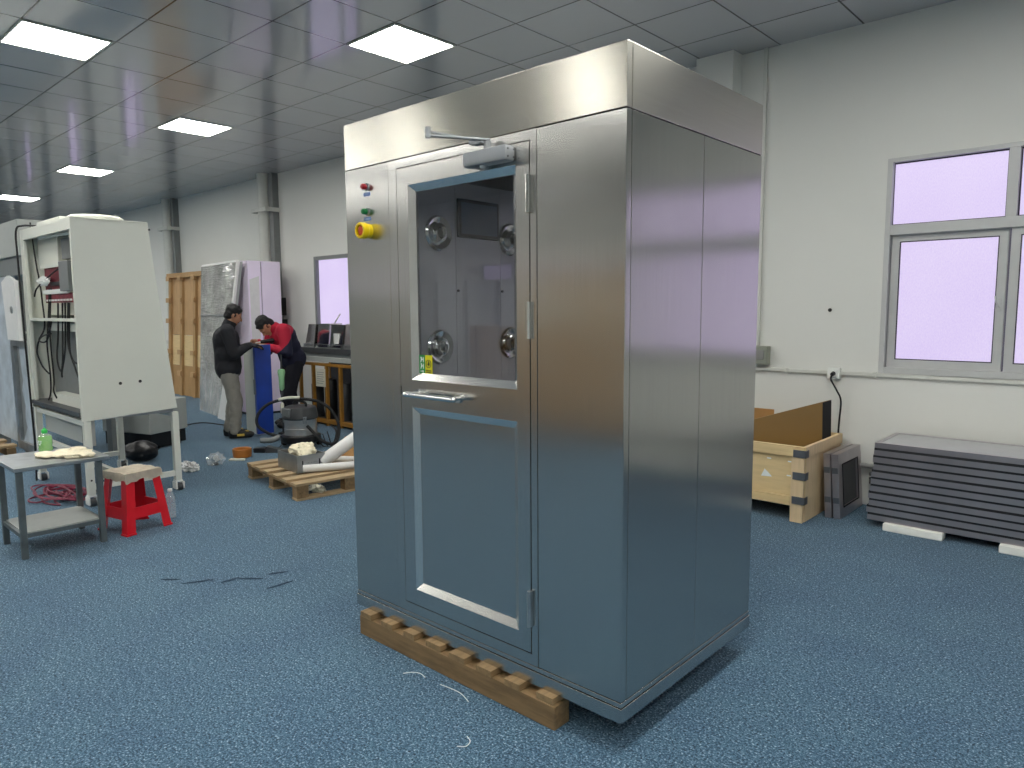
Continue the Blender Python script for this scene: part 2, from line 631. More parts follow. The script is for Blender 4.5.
def struct(name, mb, mat):
    o = mb.build(name, mat, None)
    o['kind'] = 'structure'
    ORG[o.name] = Matrix()
    return o


def lab(o, text):
    o['label'] = text
    return o


def dup(root, loc, rz, label, group=None):
    r = root.copy()
    COL.objects.link(r)
    r.location = loc
    r.rotation_euler = (0, 0, rz)
    r['label'] = label
    if group:
        r['group'] = group
    for ch in list(root.children):
        c = ch.copy()
        COL.objects.link(c)
        c.parent = r
        for g in list(ch.children):
            d = g.copy()
            COL.objects.link(d)
            d.parent = c
    return r


def fuse(mb, voxel=0.008, smooth_it=3):
    """melt overlapping closed shapes into one continuous skin; returns a fresh builder"""
    me = bpy.data.meshes.new('tmp')
    bmesh.ops.recalc_face_normals(mb.b, faces=mb.b.faces)
    mb.b.to_mesh(me)
    mb.b.free()
    o = bpy.data.objects.new('tmp', me)
    COL.objects.link(o)
    r = o.modifiers.new('r', 'REMESH')
    r.mode = 'VOXEL'
    r.voxel_size = voxel
    if smooth_it:
        s = o.modifiers.new('s', 'SMOOTH')
        s.iterations = smooth_it
        s.factor = 0.5
    dg = bpy.context.evaluated_depsgraph_get()
    ev = o.evaluated_get(dg)
    m2 = ev.to_mesh()
    out = MB()
    out.b.from_mesh(m2)
    ev.to_mesh_clear()
    bpy.data.objects.remove(o)
    bpy.data.meshes.remove(me)
    return out

# ------------------------------------------------------------------ the setting
XL, XR, YB = -27.0, 3.6, -5.6
struct('floor', MB().box(XL, XR, YB, WY + 0.3, -0.12, 0.0), M['carpet'])
struct('ceiling', MB().box(XL, XR, YB, WY + 0.3, HZ, HZ + 0.1), M['ceiling'])


def wall_with_holes(x0, x1, y0, y1, z0, z1, holes):
    mb = MB()
    x = x0
    for (a, b, c, d) in sorted(holes):
        mb.box(x, a, y0, y1, z0, z1)
        mb.box(a, b, y0, y1, z0, c)
        mb.box(a, b, y0, y1, d, z1)
        x = b
    mb.box(x, x1, y0, y1, z0, z1)
    return mb


WINS = [(-1.53, 1.45, 0.995, 2.515), (-8.93, -7.70, 0.80, 2.22), (-15.66, -14.58, 0.78, 2.22), (-19.1, -18.15, 0.78, 2.20), (-22.6, -21.9, 0.78, 2.10)]
struct('wall_window_side', wall_with_holes(XL, XR, WY, WY + 0.24, 0, HZ, WINS), M['wall'])
BW = [(-9.35, -8.2, 1.2, 2.3), (-7.9, -6.9, 1.2, 2.3), (-13.2, -12.0, 1.2, 2.3)]
struct('wall_opposite', wall_with_holes(XL, XR, YB - 0.2, YB, 0, HZ, BW), M['wall'])
struct('wall_far_end', MB().box(XL - 0.2, XL, YB - 0.2, WY + 0.24, 0, HZ), M['wall'])
struct('wall_near_end', MB().box(XR, XR + 0.2, YB - 0.2, WY + 0.24, 0, HZ), M['wall'])


def parent_structure(name, loc=(0, 0, 0)):
    o = bpy.data.objects.new(name, None)
    COL.objects.link(o)
    o.location = loc
    o['kind'] = 'structure'
    ORG[o.name] = Matrix.Translation(Vector(loc))
    return o


# big window: four bays, a fixed light above and a sliding sash below in each
def big_window():
    x0, x1, z0, z1 = WINS[0]
    w = parent_structure('window_1', (x0, WY, z0))
    y0, y1 = WY - 0.012, WY + 0.075
    zt = 2.015                                   # transom centre
    mb = MB()
    mb.box(x0, x0 + 0.035, y0, y1, z0, z1, 0.004)
    mb.box(x1 - 0.035, x1, y0, y1, z0, z1, 0.004)
    xa, xb, e = x0 + 0.0352, x1 - 0.0352, 0.0015
    mb.box(xa, xb, y0 + e, y1, z0, z0 + 0.045, 0.003)
    mb.box(xa, xb, y0 + e, y1, z1 - 0.03, z1, 0.003)
    mb.box(xa, xb, y0 + e, y1, zt - 0.035, zt + 0.035, 0.003)
    step = (x1 - x0) / 4
    for k in (1, 2, 3):
        mb.box(x0 + step * k - 0.03, x0 + step * k + 0.03, y0 + 2 * e, y1, zt + 0.0352, z1 - 0.0302, 0.002)
    mb.build('window_frame', M['alu'], w)
    for k in range(4):
        a, b = x0 + step * k + 0.03, x0 + step * (k + 1) - 0.03
        # upper light
        MB().box(a, b, WY + 0.045, WY + 0.055, zt + 0.035, z1 - 0.03).build('window_pane', M['pane'], w)
        MB().frame((a, WY + 0.03, zt + 0.035), (1, 0, 0), (0, 0, 1), (0, 1, 0), b - a, z1 - 0.03 - zt - 0.035, 0.008, 0.014).build('pane_gasket', M['alu_dark'], w)
        # sliding sash
        ys = WY + (0.012 if k % 2 else 0.028)
        sx0, sx1 = a - (0.022 if k else -0.012), b + 0.022
        s = MB().frame((sx0, ys, z0 + 0.045), (1, 0, 0), (0, 0, 1), (0, 1, 0), sx1 - sx0, zt - 0.035 - z0 - 0.045, (0.05, 0.05, 0.055, 0.045), 0.03).build('sliding_sash', M['alu'], w)
        MB().box(sx0 + 0.05, sx1 - 0.05, ys + 0.012, ys + 0.02, z0 + 0.1, zt - 0.08).build('window_pane', M['pane'], s)
        MB().frame((sx0 + 0.05, ys + 0.006, z0 + 0.1), (1, 0, 0), (0, 0, 1), (0, 1, 0), sx1 - sx0 - 0.1, zt - 0.08 - z0 - 0.1, 0.007, 0.008).build('pane_gasket', M['alu_dark'], s)
        if k % 2 == 0:
            hx = sx1 - 0.03
            h = MB().box(hx - 0.012, hx + 0.012, ys - 0.01, ys, 1.44, 1.52, 0.003).tube([(hx, ys - 0.01, 1.47), (hx, ys - 0.03, 1.475), (hx - 0.012, ys - 0.035, 1.5), (hx - 0.02, ys - 0.03, 1.54)], 0.006)
            h.build('sash_latch', M['alu'], s)


big_window()


def small_window(name, x0, x1, z0, z1, y, d, dark):
    w = parent_structure(name, (x0, y, z0))
    MB().frame((x0, y - 0.01 * d, z0), (1, 0, 0), (0, 0, 1), (0, d, 0), x1 - x0, z1 - z0, 0.05, 0.08).build('window_frame', M['mid_grey' if dark else 'alu'], w)
    xm = x0 + (x1 - x0) * 0.68
    MB().box(xm - 0.03, xm + 0.03, y, y + 0.06 * d, z0 + 0.05, z1 - 0.05).build('window_mullion', M['alu'], w)
    MB().box(x0 + 0.05, xm - 0.03, y + 0.04 * d, y + 0.05 * d, z0 + 0.05, z1 - 0.05).build('window_pane', M['pane'], w)
    MB().box(xm + 0.03, x1 - 0.05, y + 0.04 * d, y + 0.05 * d, z0 + 0.05, z1 - 0.05).build('window_pane', M['pane'], w)


for k, q in enumerate(WINS[1:]):
    small_window('window_%d' % (k + 2), q[0], q[1], q[2], q[3], WY, 1, True)
for k, q in enumerate(BW):
    small_window('window_%d' % (k + 6), q[0], q[1], q[2], q[3], YB, -1, False)

# boxed pillars and pipes along the window wall
for k, (x, w, d) in enumerate([(-2.80, 0.32, 0.16)]):
    struct('pillar_boxed', MB().box(x - w / 2, x + w / 2, WY - d, WY, 0, HZ, 0.004), M['wall'])
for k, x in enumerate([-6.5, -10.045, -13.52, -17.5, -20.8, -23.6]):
    # mid grey strips up the wall, in the dark gaps beside the drain pipe
    struct('pipe_gap_strip', MB().box(x + 0.115, x + 0.225, WY - 0.10, WY, 0, HZ).box(x - 0.16, x - 0.135, WY - 0.08, WY, 0, HZ), M['mid_grey'])
    dp = thing('drain_pipe', ['white drain pipe behind the steel cabinet', 'white drain pipe rising behind the tall film wrapped cabinet', 'white drain pipe rising behind the leaning wooden crate panel',
                              'white drain pipe beyond the wooden crate panel', 'white drain pipe between the two farthest windows', 'white drain pipe nearest the far end wall'][k], 'pipe', (x, WY - 0.11, 0))
    MB().cyl((x, WY - 0.11, 0), (x, WY - 0.11, HZ), 0.095, None, 24).build('pipe', M['conduit'], dp)
    for z in (0.9, 2.95):
        MB().box(x - 0.18, x + 0.25, WY - 0.235, WY - 0.21, z - 0.03, z + 0.03, 0.004).box(x - 0.18, x - 0.162, WY - 0.21, WY, z - 0.03, z + 0.03).box(x + 0.23, x + 0.25, WY - 0.21, WY, z - 0.03, z + 0.03).build('pipe_bracket', M['conduit'], dp)

# conduits on the near stretch of wall
tr = solo('cable_trunking', 'slim white vertical trunking running down the wall to the grey switch box', 'conduit', MB().box(-2.455, -2.425, WY - 0.025, WY, 1.17, HZ, 0.003), M['conduit'], (-2.44, WY, 1.17))
cd = thing('wall_conduit', 'white horizontal conduit running along the wall below the big window', 'conduit', (-2.4, WY, 0.985))
MB().box(-2.62, XR - 0.01, WY - 0.024, WY, 0.966, 0.992, 0.004).build('pipe', M['conduit'], cd)
for x in (-2.2, -1.55):
    MB().box(x - 0.012, x + 0.012, WY - 0.03, WY, 0.96, 0.998, 0.002).build('clip', M['conduit'], cd)
sw = thing('switch_box', 'grey green switch box on the wall beside the trunking', 'switch', (-2.39, WY, 1.02))
MB().box(-2.47, -2.335, WY - 0.075, WY, 1.02, 1.165, 0.006).build('housing', M['switch_grey'], sw)
MB().box(-2.44, -2.36, WY - 0.085, WY - 0.075, 1.06, 1.135, 0.004).build('cover_plate', M['conduit_grey'], sw)
sk = thing('wall_socket', 'white socket box on the conduit with a black plug in it', 'socket', (-1.826, WY, 0.935))
MB().box(-1.875, -1.785, WY - 0.05, WY, 0.935, 1.02, 0.008).build('housing', M['white_plastic'], sk)
MB().box(-1.862, -1.798, WY - 0.054, WY - 0.05, 0.948, 1.007, 0.004).build('face_plate', M['white_plastic'], sk)
pl = thing('power_plug', 'black plug in the white wall socket with its cord hanging down behind the crate', 'plug', (-1.83, WY - 0.06, 0.97))
MB().cyl((-1.828, WY - 0.05, 0.977), (-1.828, WY - 0.085, 0.972), 0.017, 0.013, 14).build('plug_body', M['black_plastic'], pl)
MB().tube([(-1.828, WY - 0.08, 0.972), (-1.83, WY - 0.09, 0.93), (-1.80, WY - 0.05, 0.85), (-1.77, WY - 0.04, 0.77), (-1.78, WY - 0.03, 0.6), (-1.79, WY - 0.03, 0.3)], 0.007).build('cord', M['black_rubber'], pl)
solo('wall_hole_disc', 'small dark disc standing for a hole in the white wall left of the big window', 'wall hole', MB().cyl((-1.888, WY, 1.452), (-1.888, WY - 0.006, 1.452), 0.014, None, 14), M['black_plastic'], (-1.888, WY, 1.452))  # dark disc stands in for an open hole in the wall
lp = thing('floor_pipe', 'grey pipe low on the wall running behind the filter stack', 'pipe', (-1.7, WY - 0.04, 0.3))
MB().tube([(-2.5, WY - 0.035, 0.303), (-1.5, WY - 0.035, 0.303), (XR - 0.05, WY - 0.035, 0.303)], 0.017, 10, 1).build('pipe', M['conduit_grey'], lp)
MB().cyl((-1.55, WY - 0.035, 0.303), (-1.55, WY, 0.303), 0.012).build('clip', M['conduit_grey'], lp)
tp = thing('wall_tap', 'small chrome tap low on the wall beside the leaning filter frames', 'tap', (-1.535, WY, 0.215))
MB().cyl((-1.535, WY, 0.215), (-1.535, WY - 0.05, 0.215), 0.011).cyl((-1.535, WY - 0.045, 0.215), (-1.535, WY - 0.05, 0.175), 0.009).build('spout', M['steel_bright'], tp)
MB().ball((-1.535, WY - 0.035, 0.245), 0.018, 12, 8).build('handle', M['steel_bright'], tp)

# ------------------------------------------------------------------ ceiling lights
def ceiling_light(x, y, label, group=None):
    t = thing('ceiling_light', label, 'ceiling light', (x, y, HZ), 0, group)
    MB().frame((x - 0.29, y - 0.29, HZ - 0.012), (1, 0, 0), (0, 1, 0), (0, 0, 1), 0.58, 0.58, 0.012, 0.012).build('light_frame', M['white_metal'], t)
    MB().box(x - 0.278, x + 0.278, y - 0.278, y + 0.278, HZ - 0.008, HZ - 0.001).build('diffuser', M['lamp'], t)
    return t


LIT = [(-6.23, 1.81, 'square lit ceiling panel nearest the top of the white open-backed bench'),
       (-4.43, 3.62, 'square lit ceiling panel closest above the steel cabinet'),
       (-8.00, 3.62, 'square lit ceiling panel second along the row from the steel cabinet'),
       (-11.58, 3.62, 'square lit ceiling panel third along the row from the steel cabinet'),
       (-15.15, 3.62, 'square lit ceiling panel farthest along the row seen above the bench')]
L0 = ceiling_light(*LIT[0])
for x, y, s in LIT[1:]:
    dup(L0, (x, y, HZ), 0, s)
for x, y in [(-0.83, 3.62), (-18.8, 3.62), (-22.4, 3.62), (-2.63, 1.81), (-9.83, 1.81), (-13.4, 1.81), (-17.0, 1.81), (-0.83, 0.0), (-5.9, 0.6), (-9.4, 0.0), (-11.6, 0.0), (-15.2, 0.0),
             (-4.05, -1.81), (-6.7, -1.81), (-7.9, -1.81), (-12.0, -4.2), (-10.8, -1.81), (-0.83, -1.81), (-2.63, -3.6), (-9.8, -3.6), (-14, -3.0), (-20, 0.0), (1.2, 1.81), (1.2, 0.0), (1.2, -1.81), (-0.83, 1.81)]:  # includes unseen lamps added to brighten the carpet, opposite wall and fascia
    dup(L0, (x, y, HZ), 0, 'square lit ceiling panel among unseen rows with lamps added for light and reflections', 'ceiling panels beyond the frame')

# ------------------------------------------------------------------ the air shower
CX0, CX1, CY0, CY1 = -2.704, -1.242, 1.877, 2.852
ZB, ZP, ZF, ZT = 0.115, 0.1864, 2.085, 2.281
DX0, DX1, DZ0, DZ1 = -2.345, -1.632, 0.232, 2.046
FX0, FX1 = -2.400, -1.600
cab = thing('air_shower_cabinet', 'big brushed stainless steel air shower cabinet with a half-glazed door', 'cabinet', ((CX0 + CX1) / 2, (CY0 + CY1) / 2, ZB))
SV, SH = M['steel_v'], M['steel_h']
bv = 0.0028
g = 0.0013
MB().box(CX0 - .004, CX1 + .004, CY0 - .004, CY1 + .004, ZB, ZP - 0.020, bv).build('base_plinth', M['steel_frame'], cab)
MB().box(CX0 - .001, CX1 + .001, CY0 - .001, CY1 + .001, ZP - 0.020 + g, ZP - g, bv).build('base_upstand', M['steel_frame'], cab)
MB().box(CX0, FX0 - g, CY0, CY0 + 0.03, ZP, ZF - g, bv).build('control_panel', SV, cab)
MB().box(FX1 + g, CX1, CY0, CY0 + 0.03, ZP, ZF - g, bv).build('front_panel', SV, cab)
ym = 2.370
MB().box(CX1 - 0.03, CX1, CY0 + 0.03 + g, ym - g / 2, ZP, ZF - g, bv).build('side_panel', SV, cab)
MB().box(CX1 - 0.03, CX1, ym + g / 2, CY1, ZP, ZF - g, bv).build('side_panel', SV, cab)
MB().box(CX0, CX0 + 0.03, CY0 + 0.03 + g, ym - g / 2, ZP, ZF - g, bv).build('side_panel', SV, cab)
MB().box(CX0, CX0 + 0.03, ym + g / 2, CY1, ZP, ZF - g, bv).build('side_panel', SV, cab)
MB().box(CX0, CX1, CY0, CY0 + 0.03, ZF + g, ZT, bv).build('top_fascia', SH, cab)
MB().box(CX1 - 0.03, CX1, CY0 + 0.03 + g, CY1, ZF + g, ZT, bv).build('side_fascia', SH, cab)
MB().box(CX0, CX0 + 0.03, CY0 + 0.03 + g, CY1, ZF + g, ZT, bv).build('side_fascia', SH, cab)
MB().box(CX0 + 0.03, CX1 - 0.03, CY0 + 0.03, CY1, ZT - 0.03, ZT - 0.004).build('roof', M['steel_dull'], cab)
# dark core behind the panel joints
MB().box(CX0 + 0.004, FX0 + 0.002 - 0.006, CY0 + 0.006, CY1 - 0.004, ZP - 0.03, ZF + 0.01).build('carcass', M['gap'], cab)
MB().box(FX1 + 0.004, CX1 - 0.004, CY0 + 0.006, CY1 - 0.004, ZP - 0.03, ZF + 0.01).build('carcass', M['gap'], cab)
MB().box(CX0 + 0.004, CX1 - 0.004, CY0 + 0.006, CY1 - 0.004, ZF - 0.02, ZF + 0.01).build('carcass', M['gap'], cab)
# door frame around the leaf
fr = MB()
fr.box(FX0, DX0 - 0.0035, CY0 - 0.001, CY0 + 0.05, ZP, ZF - g, 0.001)
fr.box(DX1 + 0.0035, FX1, CY0 - 0.001, CY0 + 0.05, ZP, ZF - g, 0.001)
fr.box(DX0 - 0.0035, DX1 + 0.0035, CY0 - 0.001, CY0 + 0.05, DZ1 + 0.0035, ZF - g, 0.001)
fr.box(DX0 - 0.0035, DX1 + 0.0035, CY0 - 0.001, CY0 + 0.05, ZP, DZ0 - 0.004, 0.001)
fr.build('door_frame', M['steel_frame'], cab)
MB().frame((DX0 - 0.006, CY0 + 0.02, DZ0 - 0.006), (1, 0, 0), (0, 0, 1), (0, 1, 0), DX1 - DX0 + 0.012, DZ1 - DZ0 + 0.012, 0.012, 0.02).build('door_seal', M['gap'], cab)

# the leaf: profiles, bevelled reveals, glass above and a recessed kick panel below
WX0, WX1 = DX0 + 0.070, DX1 - 0.060
GZ0, GZ1 = 1.195, DZ1 - 0.070        # glass opening
KZ0, KZ1 = DZ0 + 0.068, 1.080        # kick panel opening
yf = CY0 - 0.002
lm = MB()


def plate(x0, x1, z0, z1):
    lm.box(x0, x1, yf, yf + 0.038, z0, z1)


plate(DX0, WX0, DZ0, DZ1)
plate(WX1, DX1, DZ0, DZ1)
plate(WX0, WX1, GZ1, DZ1)
plate(WX0, WX1, KZ1, GZ0)
plate(WX0, WX1, DZ0, KZ0)
door = lm.build('door', M['steel_frame'], cab, smooth=False)


def reveal(x0, x1, z0, z1, w, d):
    """sloping bead round an opening, facing inwards"""
    mb = MB()
    o = [(x0, yf - 0.0005, z0), (x1, yf - 0.0005, z0), (x1, yf - 0.0005, z1), (x0, yf - 0.0005, z1)]
    i = [(x0 + w, yf + d, z0 + w), (x1 - w, yf + d, z0 + w), (x1 - w, yf + d, z1 - w), (x0 + w, yf + d, z1 - w)]
    for k in range(4):
        a, b = o[k], o[(k + 1) % 4]
        c, e = i[(k + 1) % 4], i[k]
        back = [(p[0], yf + d + 0.012, p[2]) for p in (a, b, c, e)]
        mb.hexa([a, b, c, e], back)
    return mb


reveal(WX0, WX1, GZ0, GZ1, 0.027, 0.018).build('glazing_bead', M['bead'], door, smooth=False)
reveal(WX0, WX1, KZ0, KZ1, 0.028, 0.016).build('panel_bead', M['bead'], door, smooth=False)
MB().box(WX0 + 0.018, WX1 - 0.018, yf + 0.017, yf + 0.027, KZ0 + 0.018, KZ1 - 0.018).build('kick_panel', SV, door)
MB().box(WX0 + 0.01, WX1 - 0.01, yf + 0.022, yf + 0.028, GZ0 + 0.01, GZ1 - 0.01).build('glass_pane', M['glass'], door)
# flat bar pull handle on two posts
hx0, hx1, hz = -2.265, -1.965, 1.140
hm = MB()
hm.caps((hx0 + 0.008, yf - 0.050, hz), (hx1 - 0.008, yf - 0.050, hz), 0.0115, None, 16)
for x in (hx0 + 0.03, hx1 - 0.03):
    hm.cyl((x, yf, hz), (x, yf - 0.045, hz), 0.009).cyl((x, yf, hz), (x, yf - 0.008, hz), 0.019)
hm.build('pull_handle', M['steel_bright'], door)
MB().box(DX0 - 0.004, DX0 + 0.002, yf - 0.001, yf + 0.01, 1.13, 1.165).build('latch_tongue', M['gap'], door)


def sticker(x0, w, h, zc, matname, strokes, ink, name):
    s = MB().box(x0, x0 + w, yf + 0.0195, yf + 0.0215, zc, zc + h, 0).build(name, M[matname], door)
    lab(s, 'green pictogram sticker' if 'green' in matname else 'yellow warning sticker')
    return s


gx0 = WX0 + 0.026
sticker(gx0, 0.034, 0.078, GZ0 + 0.024, 'sticker_green', None, None, 'glass_sticker')
sticker(gx0 + 0.037, 0.042, 0.078, GZ0 + 0.024, 'sticker_yellow', None, None, 'glass_sticker')
zs = GZ0 + 0.024
pm = MB()
for zc in (zs + 0.058, zs + 0.032):           # two small figures pushing a door, then an arrow
    y0 = yf + 0.0175
    pm.cyl((gx0 + 0.013, y0, zc + 0.009), (gx0 + 0.013, y0 + 0.002, zc + 0.009), 0.003, None, 10)
    pm.cbox((gx0 + 0.014, y0 + 0.001, zc), (0.004, 0.002, 0.013), Matrix.Rotation(0.3, 3, 'Y'))
    pm.cbox((gx0 + 0.019, y0 + 0.001, zc + 0.001), (0.009, 0.002, 0.003), Matrix.Rotation(-0.4, 3, 'Y'))
    pm.cbox((gx0 + 0.011, y0 + 0.001, zc - 0.007), (0.003, 0.002, 0.008), Matrix.Rotation(0.5, 3, 'Y'))
    pm.box(gx0 + 0.025, gx0 + 0.028, y0, y0 + 0.002, zc - 0.01, zc + 0.011)
pm.box(gx0 + 0.008, gx0 + 0.022, yf + 0.0175, yf + 0.0195, zs + 0.010, zs + 0.013)
pm.prism([(gx0 + 0.022, yf + 0.0175, zs + 0.006), (gx0 + 0.022, yf + 0.0175, zs + 0.017), (gx0 + 0.029, yf + 0.0175, zs + 0.0115)], (0, 0.002, 0))
pm.build('sticker_print', M['white_print'], door)
qm = MB()
cx_, cz_ = gx0 + 0.037 + 0.021, zs + 0.043
y0 = yf + 0.0175
ring = [(cx_ + 0.015 * math.cos(a * math.pi / 10), y0 + 0.001, cz_ + 0.015 * math.sin(a * math.pi / 10)) for a in range(20)]
qm.tube(ring, 0.0013, 6, 1, closed=True)
qm.ball((cx_ + 0.001, y0 + 0.001, cz_ + 0.007), (0.004, 0.001, 0.004), 10, 6)
qm.cbox((cx_ + 0.002, y0 + 0.001, cz_ - 0.002), (0.007, 0.002, 0.012), Matrix.Rotation(0.3, 3, 'Y'))
qm.cbox((cx_ - 0.004, y0 + 0.001, cz_ - 0.002), (0.010, 0.002, 0.003), Matrix.Rotation(0.5, 3, 'Y'))
qm.box(cx_ - 0.016, cx_ + 0.016, y0, y0 + 0.002, zs + 0.014, zs + 0.017)
qm.box(cx_ - 0.013, cx_ + 0.013, y0, y0 + 0.002, zs + 0.007, zs + 0.010)
qm.build('sticker_print', M['black_print'], door)

# hinges
for z0, z1 in ((1.808, 1.934), (1.378, 1.506), (0.336, 0.468)):
    hg = MB().cyl((DX1 + 0.001, yf - 0.008, z0), (DX1 + 0.001, yf - 0.008, (z0 + z1) / 2 - 0.0008), 0.0088, None, 18)
    hg.box(DX1 - 0.004, DX1 + 0.008, yf - 0.004, yf + 0.003, z0, z1)
    h = hg.build('hinge', M['steel_bright'] if z0 > 1 else M['steel_dull'], cab)
    MB().cyl((DX1 + 0.001, yf - 0.008, (z0 + z1) / 2 + 0.0008), (DX1 + 0.001, yf - 0.008, z1), 0.0088, None, 18).build('knuckle', M['steel_bright'] if z0 > 1 else M['steel_dull'], h)

# overhead door closer with its two folded arms
bx0, bx1, bz0, bz1 = -1.905, -1.690, 1.985, 2.040
cb = MB()
cb.box(bx0, bx1, yf - 0.055, yf - 0.001, bz0, bz1, 0.013)
closer = cb.build('door_closer', M['cast_grey'], cab)
MB().lathe([(0.016, 0), (0.016, 0.006), (0.012, 0.012), (0.004, 0.014)], ((bx0 + bx1) / 2 - 0.02, yf - 0.028, bz0 + 0.001), (0, 0, -1)).build('closer_cap', M['cast_grey'], closer)
for ky in (0.014, 0.042):
    for kz in (0.014, 0.04):
        MB().cyl((bx1 - 0.001, yf - ky, bz0 + kz), (bx1 + 0.0015, yf - ky, bz0 + kz), 0.003, None, 8).build('end_screw', M['dark_grey'], closer)
sx, sy, sz = -1.800, yf - 0.028, 2.058
ex, ey, ez = -1.905, 1.665, 2.083
am = MB()
am.cyl((sx, sy, bz1), (sx, sy, sz + 0.008), 0.013).cyl((sx, sy, sz + 0.004), (sx, sy, sz + 0.014), 0.009)
d = Vector((ex - sx, ey - sy, 0))
q = d.to_track_quat('X', 'Z').to_matrix()
am.cbox(((sx + ex) / 2, (sy + ey) / 2, sz + 0.014), (d.length + 0.02, 0.017, 0.007), q, 0.002)
am.cyl((ex, ey, sz + 0.006), (ex, ey, ez + 0.018), 0.010)
am.build('closer_arm', M['cast_grey'], closer)
ax, ay = -1.875, CY0 - 0.012
fm = MB()
d = Vector((ax - ex, ay - ey, 0))
q = d.to_track_quat('X', 'Z').to_matrix()
fm.cbox(((ax + ex) / 2, (ay + ey) / 2, ez + 0.002), (d.length + 0.01, 0.014, 0.007), q, 0.002)
fm.cyl((ax, ay, ez - 0.012), (ax, ay, ez + 0.012), 0.010)
fm.box(ax - 0.03, ax + 0.03, ay - 0.008, CY0, ez - 0.012, ez + 0.006, 0.003)
fm.build('closer_forearm', M['cast_grey'], closer)

# indicator lamps, little labels and the emergency stop
def lamp(zc, mat, nm):
    x = -2.548
    o = MB().lathe([(0.016, 0), (0.016, 0.004), (0.0125, 0.006), (0.0125, 0.024), (0.009, 0.028), (0.001, 0.029)], (x, CY0, zc), (0, -1, 0)).build(nm, M[mat], cab)
    MB().lathe([(0.0165, 0.0005), (0.0165, 0.0055), (0.013, 0.0075)], (x, CY0, zc), (0, -1, 0)).build('lamp_bezel', M['steel_dull'], o)
    t = MB().box(x - 0.022, x + 0.022, CY0 - 0.0015, CY0, zc - 0.037, zc - 0.0225).build('nameplate', M['label_blue'], cab)
    pr = MB()
    for k in range(4):
        xx = x - 0.015 + k * 0.0085
        pr.box(xx, xx + 0.006, CY0 - 0.0022, CY0 - 0.0014, zc - 0.0265 - 0.001, zc - 0.0265 + 0.0005)
        pr.box(xx, xx + 0.006, CY0 - 0.0022, CY0 - 0.0014, zc - 0.033, zc - 0.0315)
        pr.box(xx + 0.0025, xx + 0.0038, CY0 - 0.0022, CY0 - 0.0014, zc - 0.033, zc - 0.0265)
    pr.build('nameplate_print', M['white_print'], t)


lamp(2.000, 'red_dark', 'indicator_lamp')
lamp(1.897, 'green_dark', 'indicator_lamp')
xs, zs2 = -2.540, 1.815
es = MB().lathe([(0.030, 0), (0.030, 0.018), (0.034, 0.024), (0.034, 0.048), (0.032, 0.051), (0.025, 0.051), (0.024, 0.032), (0.001, 0.032)], (xs, CY0, zs2), (0, -1, 0), 32).build('emergency_stop', M['yellow'], cab)
lab(es, 'yellow emergency stop collar')
MB().lathe([(0.019, 0.03), (0.020, 0.043), (0.014, 0.047), (0.001, 0.048)], (xs, CY0, zs2), (0, -1, 0), 24).build('stop_button', M['orange_red'], es)

# inside: walls, nozzles, touch screen, threshold, rear door
IX0, IX1, IY0, IY1 = FX0 - 0.002, FX1 + 0.002, CY0 + 0.05, CY1 - 0.05
wn = MB()
wn.box(IX0 - 0.008, IX0, IY0, 2.2505, ZP, 2.06).box(IX0 - 0.008, IX0, 2.2530, 2.5445, ZP, 2.06).box(IX0 - 0.008, IX0, 2.5470, IY1, ZP, 2.06)
wn.build('inner_wall', M['steel_in'], cab)
MB().box(IX1, IX1 + 0.006, IY0, IY1, ZP, 2.06).build('inner_wall', M['steel_in'], cab)
MB().box(IX0, IX1, IY0, IY1, 2.05, 2.062).build('inner_ceiling', M['steel_in'], cab)
MB().box(IX0, IX1, CY0 + 0.03, CY1, ZP - 0.01, ZP + 0.008).build('inner_floor', M['steel_in'], cab)
bw = MB()
bw.box(IX0, IX0 + 0.08, IY1, CY1, ZP, ZF).box(IX1 - 0.08, IX1, IY1, CY1, ZP, ZF).box(IX0 + 0.08, IX1 - 0.08, IY1, CY1, 2.0, ZF).box(IX0 + 0.08, IX1 - 0.08, IY1, CY1, ZP, 0.60)
bw.build('rear_door', M['steel_in'], cab)
MB().box(IX0 + 0.075, IX1 - 0.075, CY1 - 0.03, CY1 - 0.024, 0.59, 2.01).build('rear_glass', M['glass'], cab)
for y in (2.145, 2.612):
    for z in (1.816, 1.313):
        nz = MB().lathe([(0.078, 0.0), (0.078, 0.006), (0.070, 0.014), (0.052, 0.008), (0.045, 0.004), (0.030, 0.004), (0.001, 0.004)], (IX0 + 0.001, y, z), (1, 0, 0), 36).build('air_nozzle', M['steel_bright'], cab)
        MB().lathe([(0.044, 0.004), (0.042, 0.016), (0.034, 0.024), (0.026, 0.026), (0.022, 0.018), (0.018, 0.010), (0.001, 0.010)], (IX0 + 0.001, y, z), (1, 0, 0), 30).build('nozzle_ball', M['steel_bright'], nz)
        MB().lathe([(0.0175, 0.0105), (0.0175, 0.0125), (0.001, 0.0125)], (IX0 + 0.001, y, z), (1, 0, 0), 20).build('nozzle_throat', M['gap'], nz)
sc_ = MB().box(IX0, IX0 + 0.018, 2.258, 2.520, 1.805, 1.978, 0.004).build('control_screen', M['black_rubber'], cab)
MB().box(IX0 + 0.018, IX0 + 0.0195, 2.272, 2.506, 1.822, 1.962).build('display', M['screen'], sc_)
for y in (2.252, 2.546):
    MB().cyl((IX0, y + 0.01, 1.565), (IX0 + 0.006, y + 0.01, 1.565), 0.006, None, 10).build('inner_screw', M['dark_grey'], cab)

